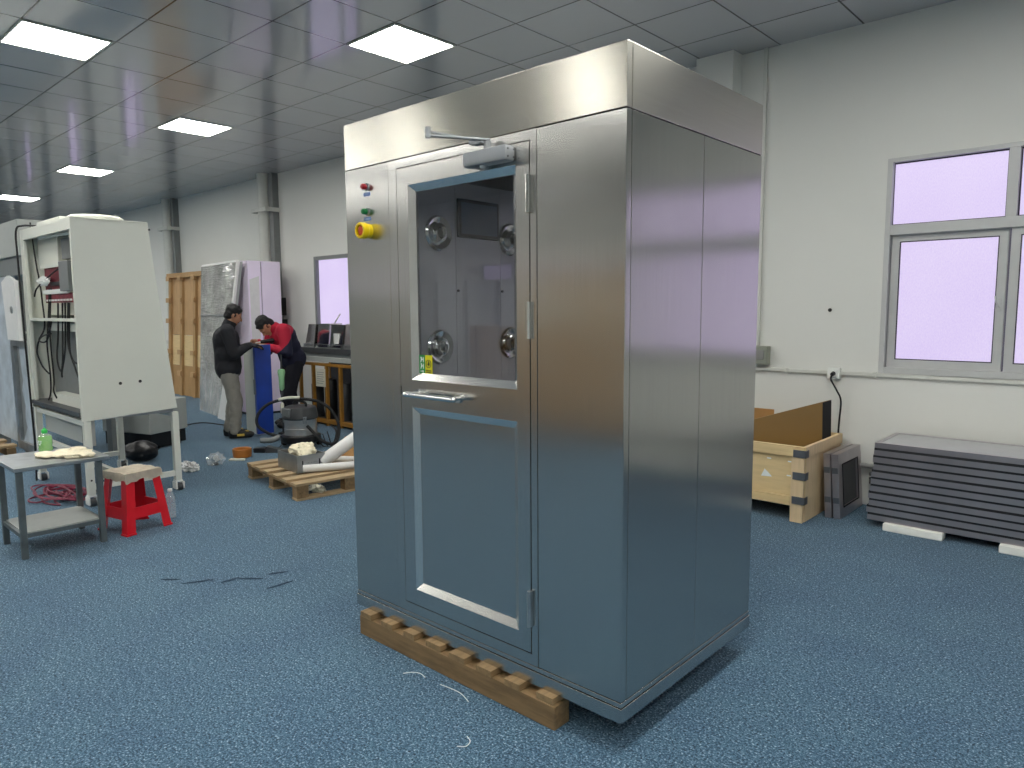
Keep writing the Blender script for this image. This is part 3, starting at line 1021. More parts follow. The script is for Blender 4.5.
# ------------------------------------------------------------------ pallet under it
pal = thing('wooden_pallet', 'weathered wooden pallet carrying the steel air shower cabinet', 'pallet', (-2.07, 1.86, 0))
for y in (1.842, 2.30, 2.74):
    MB().box(-2.645, -1.495, y, y + 0.085, 0.0, 0.088, 0.004).build('stringer', M['pallet_wood'], pal)
random.seed(4)
for k in range(8):
    x = -2.590 + k * (1.045 / 7)
    w = 0.040 + random.uniform(-0.004, 0.006)
    y0 = 1.840 + random.uniform(-0.006, 0.006)
    MB().box(x - w, x + w, y0, 2.82, 0.0885, 0.1145, 0.002).build('deck_board', M['deck_dark'], pal)

# ------------------------------------------------------------------ right: crate, filters, stack
cr = thing('shipping_crate', 'open pale wooden crate with corner straps against the wall', 'crate', (-2.15, 5.2, 0))
kx0, kx1, ky0, ky1, kz0, kz1 = -2.62, -1.752, 4.850, 5.590, 0.115, 0.530
for (x, y) in ((kx0 + 0.03, ky0), (kx1 - 0.085, ky0)):
    MB().box(x, x + 0.08, ky0 + 0.018, ky0 + 0.075, 0.0, 0.47, 0.003).build('corner_post', M['pine'], cr)
    MB().box(x, x + 0.08, ky1 - 0.075, ky1 - 0.018, 0.0, 0.47, 0.003).build('corner_post', M['pine'], cr)
MB().box(kx0, kx1, ky0 + 0.02, ky0 + 0.034, kz0, 0.47).build('front_board', M['plywood'], cr)
MB().box(kx0 - 0.004, kx1 + 0.004, ky0, ky0 + 0.022, 0.455, kz1, 0.003).build('top_batten', M['plywood'], cr)
MB().box(kx0 - 0.004, kx1 - 0.09, ky0, ky0 + 0.022, kz0 - 0.005, kz0 + 0.06, 0.003).build('bottom_batten', M['plywood'], cr)
MB().box(kx1 - 0.088, kx1 - 0.001, ky0 - 0.004, ky0 + 0.02, 0.0, 0.455, 0.003).build('corner_batten', M['pine'], cr)
MB().box(kx1 - 0.016, kx1, ky0 + 0.034, ky1 - 0.014, 0.0, kz1 - 0.07).build('side_board', M['pine'], cr)
MB().box(kx1 - 0.018, kx1 + 0.008, ky0 + 0.01, ky1, kz1 - 0.075, kz1, 0.003).build('side_batten', M['pine'], cr)
MB().box(kx0, kx0 + 0.016, ky0 + 0.034, ky1 - 0.014, kz0, kz1).build('side_board', M['pine'], cr)
MB().box(kx0, kx1, ky1 - 0.03, ky1 - 0.014, kz0, kz1).build('rear_board', M['plywood'], cr)
MB().box(kx0 + 0.016, kx1 - 0.016, ky0 + 0.03, ky1 - 0.03, kz0, kz0 + 0.02).build('bottom_board', M['plywood'], cr)
for z in (0.455, 0.300, 0.130):
    MB().box(kx1 - 0.075, kx1 + 0.010, ky0 - 0.008, ky0 - 0.004, z, z + 0.052).box(kx1 + 0.008, kx1 + 0.012, ky0 - 0.008, ky0 + 0.05, z, z + 0.052).build('corner_strap', M['strap_grey'], cr)
MB().prism([(kx0 + 0.56, ky0 + 0.0195, 0.285), (kx0 + 0.64, ky0 + 0.0195, 0.29), (kx0 + 0.61, ky0 + 0.0195, 0.32), (kx0 + 0.585, ky0 + 0.0195, 0.34)], (0, 0.0008, 0)).build('label_scrap', M['white_print'], cr)
for (px, pz) in ((kx0 + 0.6, 0.415), (kx1 - 0.12, 0.41), (kx1 - 0.125, 0.31)):
    MB().box(px, px + 0.03, ky0 + 0.0193, ky0 + 0.0202, pz, pz + 0.009).build('paint_dab', M['white_print'], cr)

# brown sheet standing in the crate, its slanted top edge rising towards the wall socket
bs = thing('brown_acrylic_sheet', 'brown acrylic sheet with a slanted top edge standing in the wooden crate', 'sheet', (-2.1, 5.2, 0.2))
A = Vector((-2.56, 4.93, 0.15)); B = Vector((-1.80, 5.50, 0.15))
sl = Vector((-0.10, 0.13, 0))   # a slight lean backwards
n_ = (B - A).cross(Vector((0, 0, 1))).normalized() * 0.006
pts = [A, B, B + Vector((0, 0, 0.63)) + sl * 0.3, A + Vector((0, 0, 0.375)) + sl * 0.2]
MB().prism(pts, n_).build('sheet', M['bronze_sheet'], bs)
e0, e1 = B.copy(), pts[2]
w_ = (A - B).normalized()
MB().prism([e0 + w_ * 0.055, e0 - w_ * 0.008, e1 - w_ * 0.008, e1 + w_ * 0.055 + Vector((0, 0, -0.02))], n_ * 1.6).build('edge_tape', M['tape_black'], bs)
solo('plywood_offcut', 'orange plywood offcut sticking up behind the brown sheet in the crate', 'board', MB().cbox((-2.42, 5.545, 0.40), (0.34, 0.015, 0.54), Matrix.Rotation(0.05, 3, 'X'), 0.002), M['cardboard'], (-2.42, 5.5, 0.14))


def filter_frame(x, lean, label):
    t = thing('leaning_prefilter', label, 'filter', (x, 5.35, 0))
    rot = Matrix.Rotation(lean, 4, 'Y')
    w0, w1, hh, th = -0.245, 0.245, 0.455, 0.046
    m = Matrix.Translation((x, 5.355, 0.0)) @ rot
    MB().frame((0, w0, 0), (0, 1, 0), (0, 0, 1), (1, 0, 0), w1 - w0, hh, (0.085, 0.085, 0.075, 0.085), th).xform(m).build('frame', M['filter_frame'], t)
    MB().box(0.010, 0.034, w0 + 0.08, w1 - 0.08, 0.07, hh - 0.08).xform(m).build('filter_media', M['dark_grey'], t)
    MB().frame((th, w0 + 0.075, 0.068), (0, 1, 0), (0, 0, 1), (1, 0, 0), w1 - w0 - 0.15, hh - 0.145, 0.008, 0.004).xform(m).build('gasket', M['filter_gasket'], t)
    for zc in (0.13, 0.34):
        MB().box(0.004, th - 0.004, w0 - 0.008, w0, zc - 0.02, zc + 0.02).xform(m).build('clip', M['strap_grey'], t)
    return t


filter_frame(-1.690, -0.062, 'grey filter frame leaning directly against the side of the wooden crate')
filter_frame(-1.632, -0.075, 'outer grey filter frame with a dark mesh window leaning beside the crate')

# stack of eleven long filter panels on foam strips
def filter_panel(x, y, z, label, top=False):
    t = thing('air_filter', label, 'filter', (x, y, z), 0.012 * math.sin(z * 40), 'stacked filter panels')
    L, D, H = 1.22, 0.50, 0.0345
    MB().frame((x, y, z), (1, 0, 0), (0, 1, 0), (0, 0, 1), L, D, 0.028, H).build('frame', M['filter_frame'], t)
    MB().box(x + 0.028, x + L - 0.028, y + 0.028, y + D - 0.028, z + 0.006, z + H - 0.004).build('filter_media', M['filter_mesh'], t)
    if not top:
        MB().frame((x + 0.0015, y + 0.0015, z + H), (1, 0, 0), (0, 1, 0), (0, 0, 1), L - 0.003, D - 0.003, 0.014, 0.0150).build('gasket', M['filter_gasket'], t)
    return t


ords = ['lowest', 'second from the floor', 'third from the floor', 'fourth from the floor', 'fifth from the floor', 'middle one, sixth from the top,',
        'fifth from the top', 'fourth from the top', 'third from the top', 'second from the top', 'topmost']
offs = [0.0, -0.008, 0.006, 0.004, 0.012, 0.018, 0.020, 0.030, 0.026, 0.034, 0.036]
f0 = None
for k in range(11):
    x, y, z = -1.405 + offs[k], 5.075 - (0.004 * k) + (0.006 if k % 3 else 0.0), 0.052 + k * 0.0498
    s = 'long grey filter panel, %s of the stack under the big window' % ords[k]
    s = s.replace('topmost of', 'topmost with the pale fabric showing, of').replace(',, ', ', ').replace(', of the stack', ' of the stack') if k != 5 else 'long grey filter panel, middle one of the stack under the big window'
    if k == 10:
        s = 'long grey filter panel topmost of the stack with its pale fabric showing'
    if f0 is None:
        f0 = filter_panel(x, y, z, s)
    elif k == 10:
        filter_panel(x, y, z, s, True)
    else:
        dup(f0, (x, y, z), 0.004 * math.sin(k * 2.1), s)


def foam(x0, x1, y, label):
    mb = MB().box(x0, x1, y - 0.045, y + 0.05, 0.0, 0.050, 0.008)
    return solo('foam_strip', label, 'foam strip', mb, M['foam'], ((x0 + x1) / 2, y, 0))


foam(-1.300, -0.950, 5.085, 'white foam strip under the end of the filter stack nearest the crate')
foam(-0.655, -0.300, 5.075, 'white foam strip under the filter stack at the edge of the photo')
foam(-0.9, -0.7, 5.42, 'white foam strip hidden deep under the filter stack')

# ------------------------------------------------------------------ left: the small steel table and its things
tb = thing('side_table', 'small worn steel table with a lower shelf beside the red stool', 'table', (-5.195, 1.30, 0))
tx0, tx1, ty0, ty1 = -5.425, -4.965, 1.070, 1.535
MB().box(tx0 - 0.06, tx1 + 0.02, ty0 - 0.015, ty1 + 0.04, 0.538, 0.562, 0.003).build('tabletop', M['steel_dull'], tb)
for x in (tx0, tx1 - 0.034):
    for y in (ty0, ty1 - 0.034):
        MB().box(x, x + 0.034, y, y + 0.034, 0.0, 0.538, 0.003).build('leg', M['table_grey'], tb)
sh = MB().box(tx0 + 0.02, tx1 - 0.02, ty0 + 0.02, ty1 - 0.02, 0.150, 0.160).build('shelf', M['grey_panel'], tb)
rr = MB()
rr.box(tx0 + 0.034, tx1 - 0.034, ty0 + 0.004, ty0 + 0.026, 0.128, 0.152)
rr.build('shelf_rail', M['table_grey'], sh)
MB().box(tx0 + 0.034, tx1 - 0.034, ty1 - 0.026, ty1 - 0.004, 0.128, 0.152).build('shelf_rail', M['table_grey'], sh)
MB().box(tx0 + 0.006, tx0 + 0.028, ty0 + 0.034, ty1 - 0.034, 0.128, 0.152).build('shelf_rail', M['table_grey'], sh)
MB().box(tx1 - 0.028, tx1 - 0.006, ty0 + 0.034, ty1 - 0.034, 0.128, 0.152).build('shelf_rail', M['table_grey'], sh)

bt = thing('soap_bottle', 'clear bottle of bright green liquid with a green cap on the steel table', 'bottle', (-5.425, 1.345, 0.562))
bc = Vector((-5.425, 1.345, 0.562))
prof = [(0.030, 0.0), (0.041, 0.004), (0.042, 0.02), (0.039, 0.035), (0.042, 0.05), (0.042, 0.088), (0.037, 0.104), (0.020, 0.118), (0.014, 0.122), (0.014, 0.128)]
MB().lathe([(r * 0.975, z * 0.98 + 0.002) for r, z in prof[:7]] + [(0.001, 0.104)], bc, (0, 0, 1), 28).build('liquid', M['liquid_green'], bt)
MB().lathe(prof, bc, (0, 0, 1), 28).build('bottle_body', M['clear'], bt)
MB().lathe([(0.017, 0.122), (0.018, 0.142), (0.015, 0.146), (0.006, 0.150), (0.006, 0.156), (0.001, 0.157)], bc, (0, 0, 1), 20).build('cap', M['cap_green'], bt)
lbm = MB()
for i in range(9):
    a = -2.1 + i * 0.16
    p0 = bc + Vector((math.cos(a) * 0.0425, math.sin(a) * 0.0425, 0))
    for zz in (0.052, 0.063, 0.074):
        if (i * 7 + int(zz * 1000)) % 3:
            lbm.cbox(p0 + Vector((0, 0, zz)), (0.004, 0.001, 0.006), Matrix.Rotation(a + math.pi / 2, 3, 'Z'))
lbm.build('bottle_print', M['white_print'], bt)

gl = MB()
gl.blob((-5.13, 1.42, 0.578), (0.125, 0.10, 0.024), 0.35, 2.2, 3, 4, -0.016)
gl.blob((-5.10, 1.44, 0.596), (0.055, 0.05, 0.026), 0.4, 2.5, 8, 4)
gl.blob((-5.22, 1.29, 0.576), (0.095, 0.055, 0.016), 0.35, 2.5, 5, 4, -0.014)
gl.blob((-5.02, 1.47, 0.576), (0.05, 0.045, 0.018), 0.35, 2.5, 6, 4, -0.014)
solo('cloth_glove', 'cream knitted work gloves crumpled on the small steel table', 'gloves', fuse(gl, 0.006, 4), M['cream_cloth'], (-5.13, 1.42, 0.562))

# red stool: four hollow splayed legs, apron, cloth on the seat
RZ = R(13)
scx, scy = -5.155, 1.775
st = thing('plastic_stool', 'red plastic stool with splayed legs beside the small steel table', 'stool', (scx, scy, 0), RZ)
mS = Matrix.Translation((scx, scy, 0)) @ Matrix.Rotation(RZ, 4, 'Z')


def sq(h, z):
    return [Vector((sx_ * h, sy_ * h, z)) for sx_, sy_ in ((-1, -1), (1, -1), (1, 1), (-1, 1))]


seat = MB()
seat.hexa(sq(0.128, 0.372), sq(0.120, 0.400))
seat.xform(mS).build('seat', M['red_plastic'], st)
for k, (sx_, sy_) in enumerate(((-1, -1), (1, -1), (1, 1), (-1, 1))):
    lg = MB()
    bx_, tx_ = 0.160, 0.118
    wb, wt = 0.060, 0.058
    def cor(h, w, z):
        a = Vector((sx_ * h, sy_ * h, z)); b_ = Vector((sx_ * (h - w), sy_ * h, z)); c_ = Vector((sx_ * (h - w * 0.55), sy_ * (h - w * 0.55), z)); d_ = Vector((sx_ * h, sy_ * (h - w), z))
        return [a, b_, c_, d_]
    lg.hexa(cor(bx_ + 0.006, wb + 0.008, 0.0), cor(bx_ + 0.006, wb + 0.008, 0.012))
    lg.hexa(cor(bx_, wb, 0.012), cor(tx_, wt, 0.378))
    lg.xform(mS).build('leg', M['red_plastic'], st)
for k in range(4):
    ap = MB()
    zb, zt = 0.100, 0.175
    hb, ht_ = 0.145, 0.138
    ap.hexa([Vector((-hb + 0.03, -hb, zb + 0.0)), Vector((hb - 0.03, -hb, zb)), Vector((hb - 0.03, -hb + 0.006, zb)), Vector((-hb + 0.03, -hb + 0.006, zb))],
            [Vector((-ht_ + 0.03, -ht_, zt)), Vector((ht_ - 0.03, -ht_, zt)), Vector((ht_ - 0.03, -ht_ + 0.006, zt)), Vector((-ht_ + 0.03, -ht_ + 0.006, zt))])
    ap.xform(mS @ Matrix.Rotation(k * math.pi / 2, 4, 'Z')).build('apron', M['red_plastic'], st)
# cloth draped over the stool
cl = MB()
N = 26
grid = [[None] * (N + 1) for _ in range(N + 1)]
for i in range(N + 1):
    for j in range(N + 1):
        u, v = (i / N - 0.5) * 0.37, (j / N - 0.5) * 0.36
        e = max(abs(u) - 0.128, 0) ; f_ = max(abs(v) - 0.128, 0)
        drop = max(e, f_) * (1.0 + 0.4 * mnoise.noise(Vector((u * 14, v * 14, 2))))
        x = math.copysign(min(abs(u), 0.129 + e * 0.12), u)
        y = math.copysign(min(abs(v), 0.129 + f_ * 0.12), v)
        z = 0.409 - drop * 1.0 + 0.006 * mnoise.noise(Vector((u * 22, v * 22, 5))) + 0.004 * mnoise.noise(Vector((u * 60, v * 60, 1)))
        grid[i][j] = cl.b.verts.new((x, y, z))
for i in range(N):
    for j in range(N):
        cl.b.faces.new((grid[i][j], grid[i + 1][j], grid[i + 1][j + 1], grid[i][j + 1]))
bmesh.ops.solidify(cl.b, geom=list(cl.b.faces), thickness=0.006)
cl.xform(mS)
solo('seat_cloth', 'grubby white cloth draped over the seat of the red stool', 'cloth', cl, M['rag'], (scx, scy, 0.40))

wb_ = thing('water_bottle', 'empty clear plastic water bottle standing on the carpet behind the red stool', 'bottle', (-5.19, 2.03, 0))
c0 = Vector((-5.19, 2.03, 0))
MB().lathe([(0.026, 0), (0.032, 0.006), (0.033, 0.04), (0.030, 0.05), (0.033, 0.06), (0.033, 0.10), (0.030, 0.11), (0.033, 0.12), (0.031, 0.15), (0.016, 0.185), (0.013, 0.19), (0.013, 0.205)], c0, (0, 0, 1), 24).build('bottle_body', M['clear'], wb_)
MB().lathe([(0.016, 0.196), (0.016, 0.214), (0.001, 0.215)], c0, (0, 0, 1), 18).build('cap', M['white_plastic'], wb_)

# ------------------------------------------------------------------ the white bench with its open back
mc = thing('clean_bench', 'white clean bench on a castor stand with its back open showing wiring', 'machine', (-6.6, 2.08, 0))
bx0_, bx1_ = -7.275, -5.950
W = M['white_metal']


def side_poly(x):
    return [(x, 1.725, 0.655), (x, 2.425, 0.690), (x, 2.415, 0.76), (x, 2.292, 1.98), (x, 2.278, 2.168), (x, 1.735, 2.168)]


MB().prism(side_poly(bx1_ - 0.03), (0.03, 0, 0)).build('end_panel', W, mc)
MB().prism(side_poly(bx0_), (0.03, 0, 0)).build('end_panel', W, mc)
MB().box(bx0_, bx1_, 1.735, 2.278, 2.150, 2.172, 0.003).build('top_panel', W, mc)
MB().box(bx0_ + 0.03, bx1_ - 0.03, 1.735, 1.765, 2.085, 2.150).build('rear_header', W, mc)
MB().box(bx0_ + 0.03, bx0_ + 0.085, 1.735, 1.760, 0.70, 2.085).build('rear_stile', W, mc)
MB().box(bx0_ + 0.03, bx1_ - 0.03, 1.905, 1.92, 1.45, 2.15).build('inner_partition', M['white_metal'], mc)
MB().box(bx0_ + 0.03, bx1_ - 0.03, 1.74, 1.905, 1.405, 1.428).build('inner_shelf', M['white_metal'], mc)
MB().box(bx0_ + 0.03, bx1_ - 0.03, 1.905, 1.92, 0.74, 1.405).build('inner_partition', M['mid_grey'], mc)
MB().box(bx0_ + 0.03, bx1_ - 0.03, 1.715, 1.905, 0.69, 0.722).build('rear_ledge', M['dark_grey'], mc)
MB().prism([(bx0_ + 0.03, 2.268, 2.0), (bx0_ + 0.03, 2.395, 0.77), (bx0_ + 0.03, 2.375, 0.77), (bx0_ + 0.03, 2.248, 2.0)], (bx1_ - bx0_ - 0.06, 0, 0)).build('front_sash', M['grey_panel'], mc)
MB().box(bx0_ + 0.03, bx1_ - 0.03, 1.80, 2.40, 0.655, 0.688).build('work_surface', M['steel_dull'], mc)
MB().box(-6.92, bx1_ - 0.035, 1.80, 1.815, 1.325, 1.385).build('terminal_rail', W, mc)
MB().box(-6.95, bx1_ - 0.035, 1.80, 1.90, 0.722, 0.80).build('lower_duct', W, mc)
# blower box, lamp tube, circuit boards in the upper compartment
MB().box(-7.20, -6.66, 1.84, 1.90, 1.88, 2.09, 0.006).build('blower_box', W, mc)
MB().box(-6.60, -6.35, 1.85, 1.90, 1.90, 2.06).build('inner_duct', M['mid_grey'], mc)
MB().cyl((-6.90, 1.78, 2.085), (-6.02, 1.80, 2.075), 0.016).build('lamp_tube', W, mc)
bdm = MB().box(-7.02, -6.45, 1.80, 1.84, 1.838, 1.878).build('board_tray', W, mc)
MB().box(-6.96, -6.42, 1.815, 1.83, 1.655, 1.838).build('circuit_board', M['pcb'], bdm)
MB().box(-6.92, -6.20, 1.80, 1.815, 1.552, 1.628).build('circuit_board', M['pcb'], bdm)
MB().blob((-6.90, 1.79, 1.735), (0.16, 0.02, 0.035), 0.6, 3, 2, 3).build('wire_bundle', M['white_plastic'], bdm)
MB().box(-6.96, -6.30, 1.79, 1.815, 1.622, 1.660, 0.003).build('connector_strip', M['white_plastic'], bdm)
MB().box(-6.42, -6.20, 1.77, 1.83, 1.64, 1.87, 0.004).build('transformer', M['mid_grey'], bdm)
MB().box(-6.75, -6.50, 1.795, 1.815, 1.69, 1.72, 0.003).build('component_block', M['black_plastic'], bdm)
for k in range(9):
    xx = -6.88 + k * 0.075
    MB().box(xx, xx + 0.04, 1.792, 1.80, 1.565, 1.580).build('terminal', M['white_plastic'], bdm)
random.seed(11)
cabs = [[(-6.05, 1.86, 1.76), (-6.35, 1.82, 1.70), (-6.62, 1.80, 1.62), (-6.78, 1.79, 1.56), (-6.83, 1.785, 1.50)],
        [(-7.14, 1.80, 2.12), (-7.08, 1.80, 1.85), (-6.98, 1.79, 1.6), (-6.95, 1.79, 1.45), (-6.92, 1.77, 1.35), (-6.78, 1.76, 1.24), (-6.62, 1.77, 1.24), (-6.52, 1.80, 1.40)],
        [(-6.55, 1.85, 1.56), (-6.60, 1.80, 1.35), (-6.62, 1.77, 1.2), (-6.60, 1.77, 0.95), (-6.64, 1.79, 0.80), (-6.72, 1.82, 0.73)],
        [(-6.52, 1.85, 1.56), (-6.56, 1.80, 1.35), (-6.55, 1.78, 1.15), (-6.54, 1.78, 0.92), (-6.58, 1.80, 0.82), (-6.56, 1.84, 0.76)],
        [(-6.55, 1.80, 1.30), (-6.75, 1.77, 1.26), (-6.86, 1.78, 1.14), (-6.78, 1.79, 1.02), (-6.66, 1.81, 0.96)],
        [(-6.42, 1.87, 1.44), (-6.42, 1.82, 1.30), (-6.46, 1.80, 1.1), (-6.40, 1.80, 1.0), (-6.36, 1.82, 1.12), (-6.33, 1.87, 1.44)],
        [(-6.28, 1.87, 1.44), (-6.28, 1.82, 1.30), (-6.30, 1.80, 1.15), (-6.38, 1.80, 1.0), (-6.42, 1.84, 0.95)],
        [(-6.22, 1.87, 1.44), (-6.24, 1.82, 1.25), (-6.15, 1.80, 1.1), (-6.04, 1.82, 1.08)],
        [(-6.20, 1.87, 1.44), (-6.20, 1.80, 1.2), (-6.12, 1.79, 1.05), (-6.03, 1.79, 0.9), (-6.02, 1.75, 0.66), (-6.02, 1.74, 0.45)]]
cabs = [[(-7.2 + (x + 6.86) * 1.31 if x > -6.9 else x, 1.775 + (y - 1.77) * 0.3, z + (0.11 if z > 1.4 else 0.0)) for x, y, z in c] for c in cabs]
for c in cabs:
    MB().tube(c, 0.0065, 7, 6).build('cable', M['black_rubber'], mc)
MB().tube([(-6.9, 1.76, 2.18), (-7.15, 1.73, 2.20), (-7.235, 1.70, 2.16), (-7.245, 1.70, 1.9), (-7.225, 1.70, 1.3), (-7.19, 1.70, 0.7), (-7.17, 1.70, 0.35), (-7.16, 1.69, 0.02)], 0.008, 8, 6).build('power_cable', M['black_rubber'], mc)
# hood on the roof, rear cover bits
MB().lathe([(0.20, 0.0), (0.20, 0.035), (0.175, 0.05), (0.05, 0.06), (0.001, 0.06)], (-6.28, 2.01, 2.172), (0, 0, 1), 36).build('fan_cover', W, mc)
MB().box(-6.95, -6.35, 1.78, 1.90, 2.172, 2.215, 0.008).build('roof_box', W, mc)
MB().box(-7.12, -7.02, 1.78, 1.84, 2.172, 2.195, 0.004).build('roof_bracket', W, mc)
MB().cyl((bx1_, 2.285, 2.115), (bx1_ + 0.008, 2.285, 2.115), 0.008, None, 10).build('panel_bolt', M['dark_grey'], mc)
for (y, z) in ((2.005, 0.925), (2.150, 0.930)):
    MB().cyl((bx1_ - 0.002, y, z), (bx1_ + 0.003, y, z), 0.012, None, 16).build('grommet', M['black_rubber'], mc)
# castor stand
LEG = [(bx1_ - 0.055, 1.735), (bx1_ - 0.055, 2.385), (bx0_ + 0.01, 1.735), (bx0_ + 0.01, 2.385)]
for (x, y) in LEG:
    lgm = MB().box(x, x + 0.05, y, y + 0.05, 0.085, 0.655, 0.003).build('leg', W, mc)
    cx_, cy_ = x + 0.025, y + 0.025
    c1 = MB().box(cx_ - 0.028, cx_ + 0.028, cy_ - 0.028, cy_ + 0.028, 0.072, 0.085)
    for sg in (-1, 1):
        c1.box(cx_ - 0.03, cx_ + 0.045, cy_ + sg * 0.022, cy_ + sg * 0.036, 0.014, 0.074, 0.004)
    c1.build('castor_fork', M['white_plastic'], lgm)
    MB().cyl((cx_ + 0.022, cy_ - 0.019, 0.031), (cx_ + 0.022, cy_ + 0.019, 0.031), 0.031, None, 20).build('castor_wheel', M['dark_grey'], lgm)
for y in (1.745, 2.395):
    MB().box(bx0_ + 0.06, bx1_ - 0.055, y, y + 0.03, 0.615, 0.655).build('top_rail', W, mc)
for x in (bx1_ - 0.05, bx0_ + 0.015):
    MB().box(x, x + 0.04, 1.785, 2.385, 0.125, 0.165).build('side_rail', W, mc)
MB().box(bx0_ + 0.06, bx1_ - 0.055, 2.05, 2.09, 0.125, 0.165).build('cross_rail', W, mc)
MB().box(bx0_ + 0.06, bx1_ - 0.055, 1.745, 1.775, 0.36, 0.40).build('cross_rail', W, mc)
MB().box(bx0_ + 0.08, bx1_ - 0.075, 1.80, 1.83, 0.45, 0.655).build('apron_panel', M['grey_panel'], mc)
for z in (0.20, 0.42):
    MB().cyl((bx1_ - 0.006, 1.76, z), (bx1_ - 0.003, 1.76, z), 0.007, None, 10).build('leg_hole', M['black_rubber'], mc)

# cable heap on the carpet beneath it
random.seed(5)
def cable_heap(name, label, c, rx, ry, loops, mat, rr, seed):
    random.seed(seed)
    pts = []
    for i in range(loops * 10):
        a = i / 10 * 2 * math.pi
        if i % 10 == 0:
            ox, oy, kx, ky = random.uniform(-.5, .5) * rx, random.uniform(-.5, .5) * ry, random.uniform(.35, 1.0), random.uniform(.25, 1.0)
        w = 1 + random.uniform(-0.2, 0.2)
        pts.append((c[0] + ox + kx * rx * w * math.cos(a), c[1] + oy + ky * ry * w * math.sin(a), rr + 0.003 + (i // 10) * rr * 0.55 + random.uniform(0, 0.01)))
    return solo(name, label, 'cable', MB().tube(pts, rr, 6, 3), M[mat], (c[0], c[1], 0))


cable_heap('cable_coil', 'loose heap of dark red cable on the carpet under the white bench', (-6.46, 1.66), 0.34, 0.17, 13, 'wire_red', 0.006, 5)
cable_heap('cable_coil', 'grey cable coil lying among the dark red cable under the white bench', (-6.36, 1.93), 0.10, 0.08, 6, 'mid_grey', 0.006, 6)

# white box and black bag seen through the stand
wbx = thing('equipment_box', 'pale grey equipment box on black feet behind the white bench', 'box', (-8.25, 3.05, 0))
rzb = Matrix.Translation((-8.25, 3.05, 0)) @ Matrix.Rotation(R(20), 4, 'Z')
MB().box(-0.42, 0.30, -0.25, 0.25, 0.17, 0.52, 0.012).xform(rzb).build('housing', M['grey_panel'], wbx)
MB().box(-0.40, 0.28, -0.23, 0.23, 0.03, 0.17).xform(rzb).build('plinth', M['black_plastic'], wbx)
for x in (-0.3, 0.2):
    MB().box(x - 0.04, x + 0.04, -0.2, 0.2, 0.0, 0.03).xform(rzb).build('foot', M['black_rubber'], wbx)
bg = MB().blob((-7.45, 2.66, 0.095), (0.16, 0.15, 0.10), 0.15, 1.5, 4, 4, -0.093)
solo('rubbish_bag', 'black bag slumped on the carpet behind the red stool under the bench', 'bag', bg, M['black_plastic'], (-7.45, 2.66, 0))

# second machine further left: grey hood, white panel, frame with torn film
m2 = thing('laminar_bench', 'part built grey hooded bench with torn film at the picture edge', 'machine', (-8.9, 2.0, 0))
MB().box(-9.9, -8.12, 1.92, 2.75, 2.02, 2.36, 0.006).build('hood', M['grey_panel'], m2)
MB().prism([(-8.70, 1.90, 1.20), (-8.27, 1.90, 1.20), (-8.29, 1.90, 1.78), (-8.55, 1.90, 1.84), (-8.78, 1.90, 1.78)], (0, 0.03, 0)).build('side_cover', M['white_film'], m2)
MB().box(-9.8, -8.15, 1.95, 2.7, 1.84, 2.02).build('neck', M['mid_grey'], m2)
MB().lathe([(0.035, 0), (0.035, 0.01), (0.02, 0.012), (0.001, 0.012)], (-8.45, 1.90, 1.50), (0, -1, 0), 20).build('round_catch', M['steel_dull'], m2)
MB().frame((-8.62, 1.90, 0.10), (1, 0, 0), (0, 0, 1), (0, 1, 0), 0.62, 1.10, (0.10, 0.05, 0.08, 0.06), 0.04).build('stand_frame', M['steel_dull'], m2)
ftm = MB()
pl_ = [(-8.50, 1.925, 0.18), (-8.05, 1.925, 0.18), (-8.05, 1.925, 1.14), (-8.42, 1.925, 1.14), (-8.40, 1.925, 0.95), (-8.36, 1.925, 0.8), (-8.42, 1.925, 0.7), (-8.34, 1.925, 0.55), (-8.38, 1.925, 0.42), (-8.33, 1.925, 0.33), (-8.42, 1.925, 0.25)]
ftm.prism(pl_, (0, 0.004, 0))
ftm.build('protective_film', M['torn_film'], m2)
MB().box(-8.55, -8.02, 1.932, 1.95, 0.15, 1.16).build('side_panel', M['mid_grey'], m2)
MB().box(-9.75, -9.6, 1.95, 2.05, 0.0, 1.9).build('leg', M['mid_grey'], m2)
MB().box(-9.75, -9.6, 2.6, 2.7, 0.0, 1.9).build('leg', M['mid_grey'], m2)
MB().box(-8.2, -8.05, 2.6, 2.7, 0.0, 1.9).build('leg', M['mid_grey'], m2)
MB().box(-8.6, -8.5, 1.95, 2.05, 0.0, 0.16).build('leg', M['mid_grey'], m2)
MB().box(-8.15, -8.05, 1.95, 2.05, 0.0, 0.16).build('leg', M['black_rubber'], m2)
MB().box(-9.7, -8.65, 1.95, 1.99, 0.12, 1.85).build('torn_film_side', M['torn_film'], m2)
sp = thing('transport_skid', 'dark wooden transport skid under the machine at the picture edge', 'skid', (-9.4, 1.8, 0))
for y in (1.66, 1.82):
    MB().box(-10.2, -8.72, y, y + 0.08, 0, 0.08, 0.003).build('stringer', M['pallet_wood'], sp)
for x in (-10.1, -9.7, -9.3, -8.9):
    MB().box(x, x + 0.14, 1.64, 1.92, 0.081, 0.105, 0.003).build('deck_board', M['pallet_wood_y'], sp)

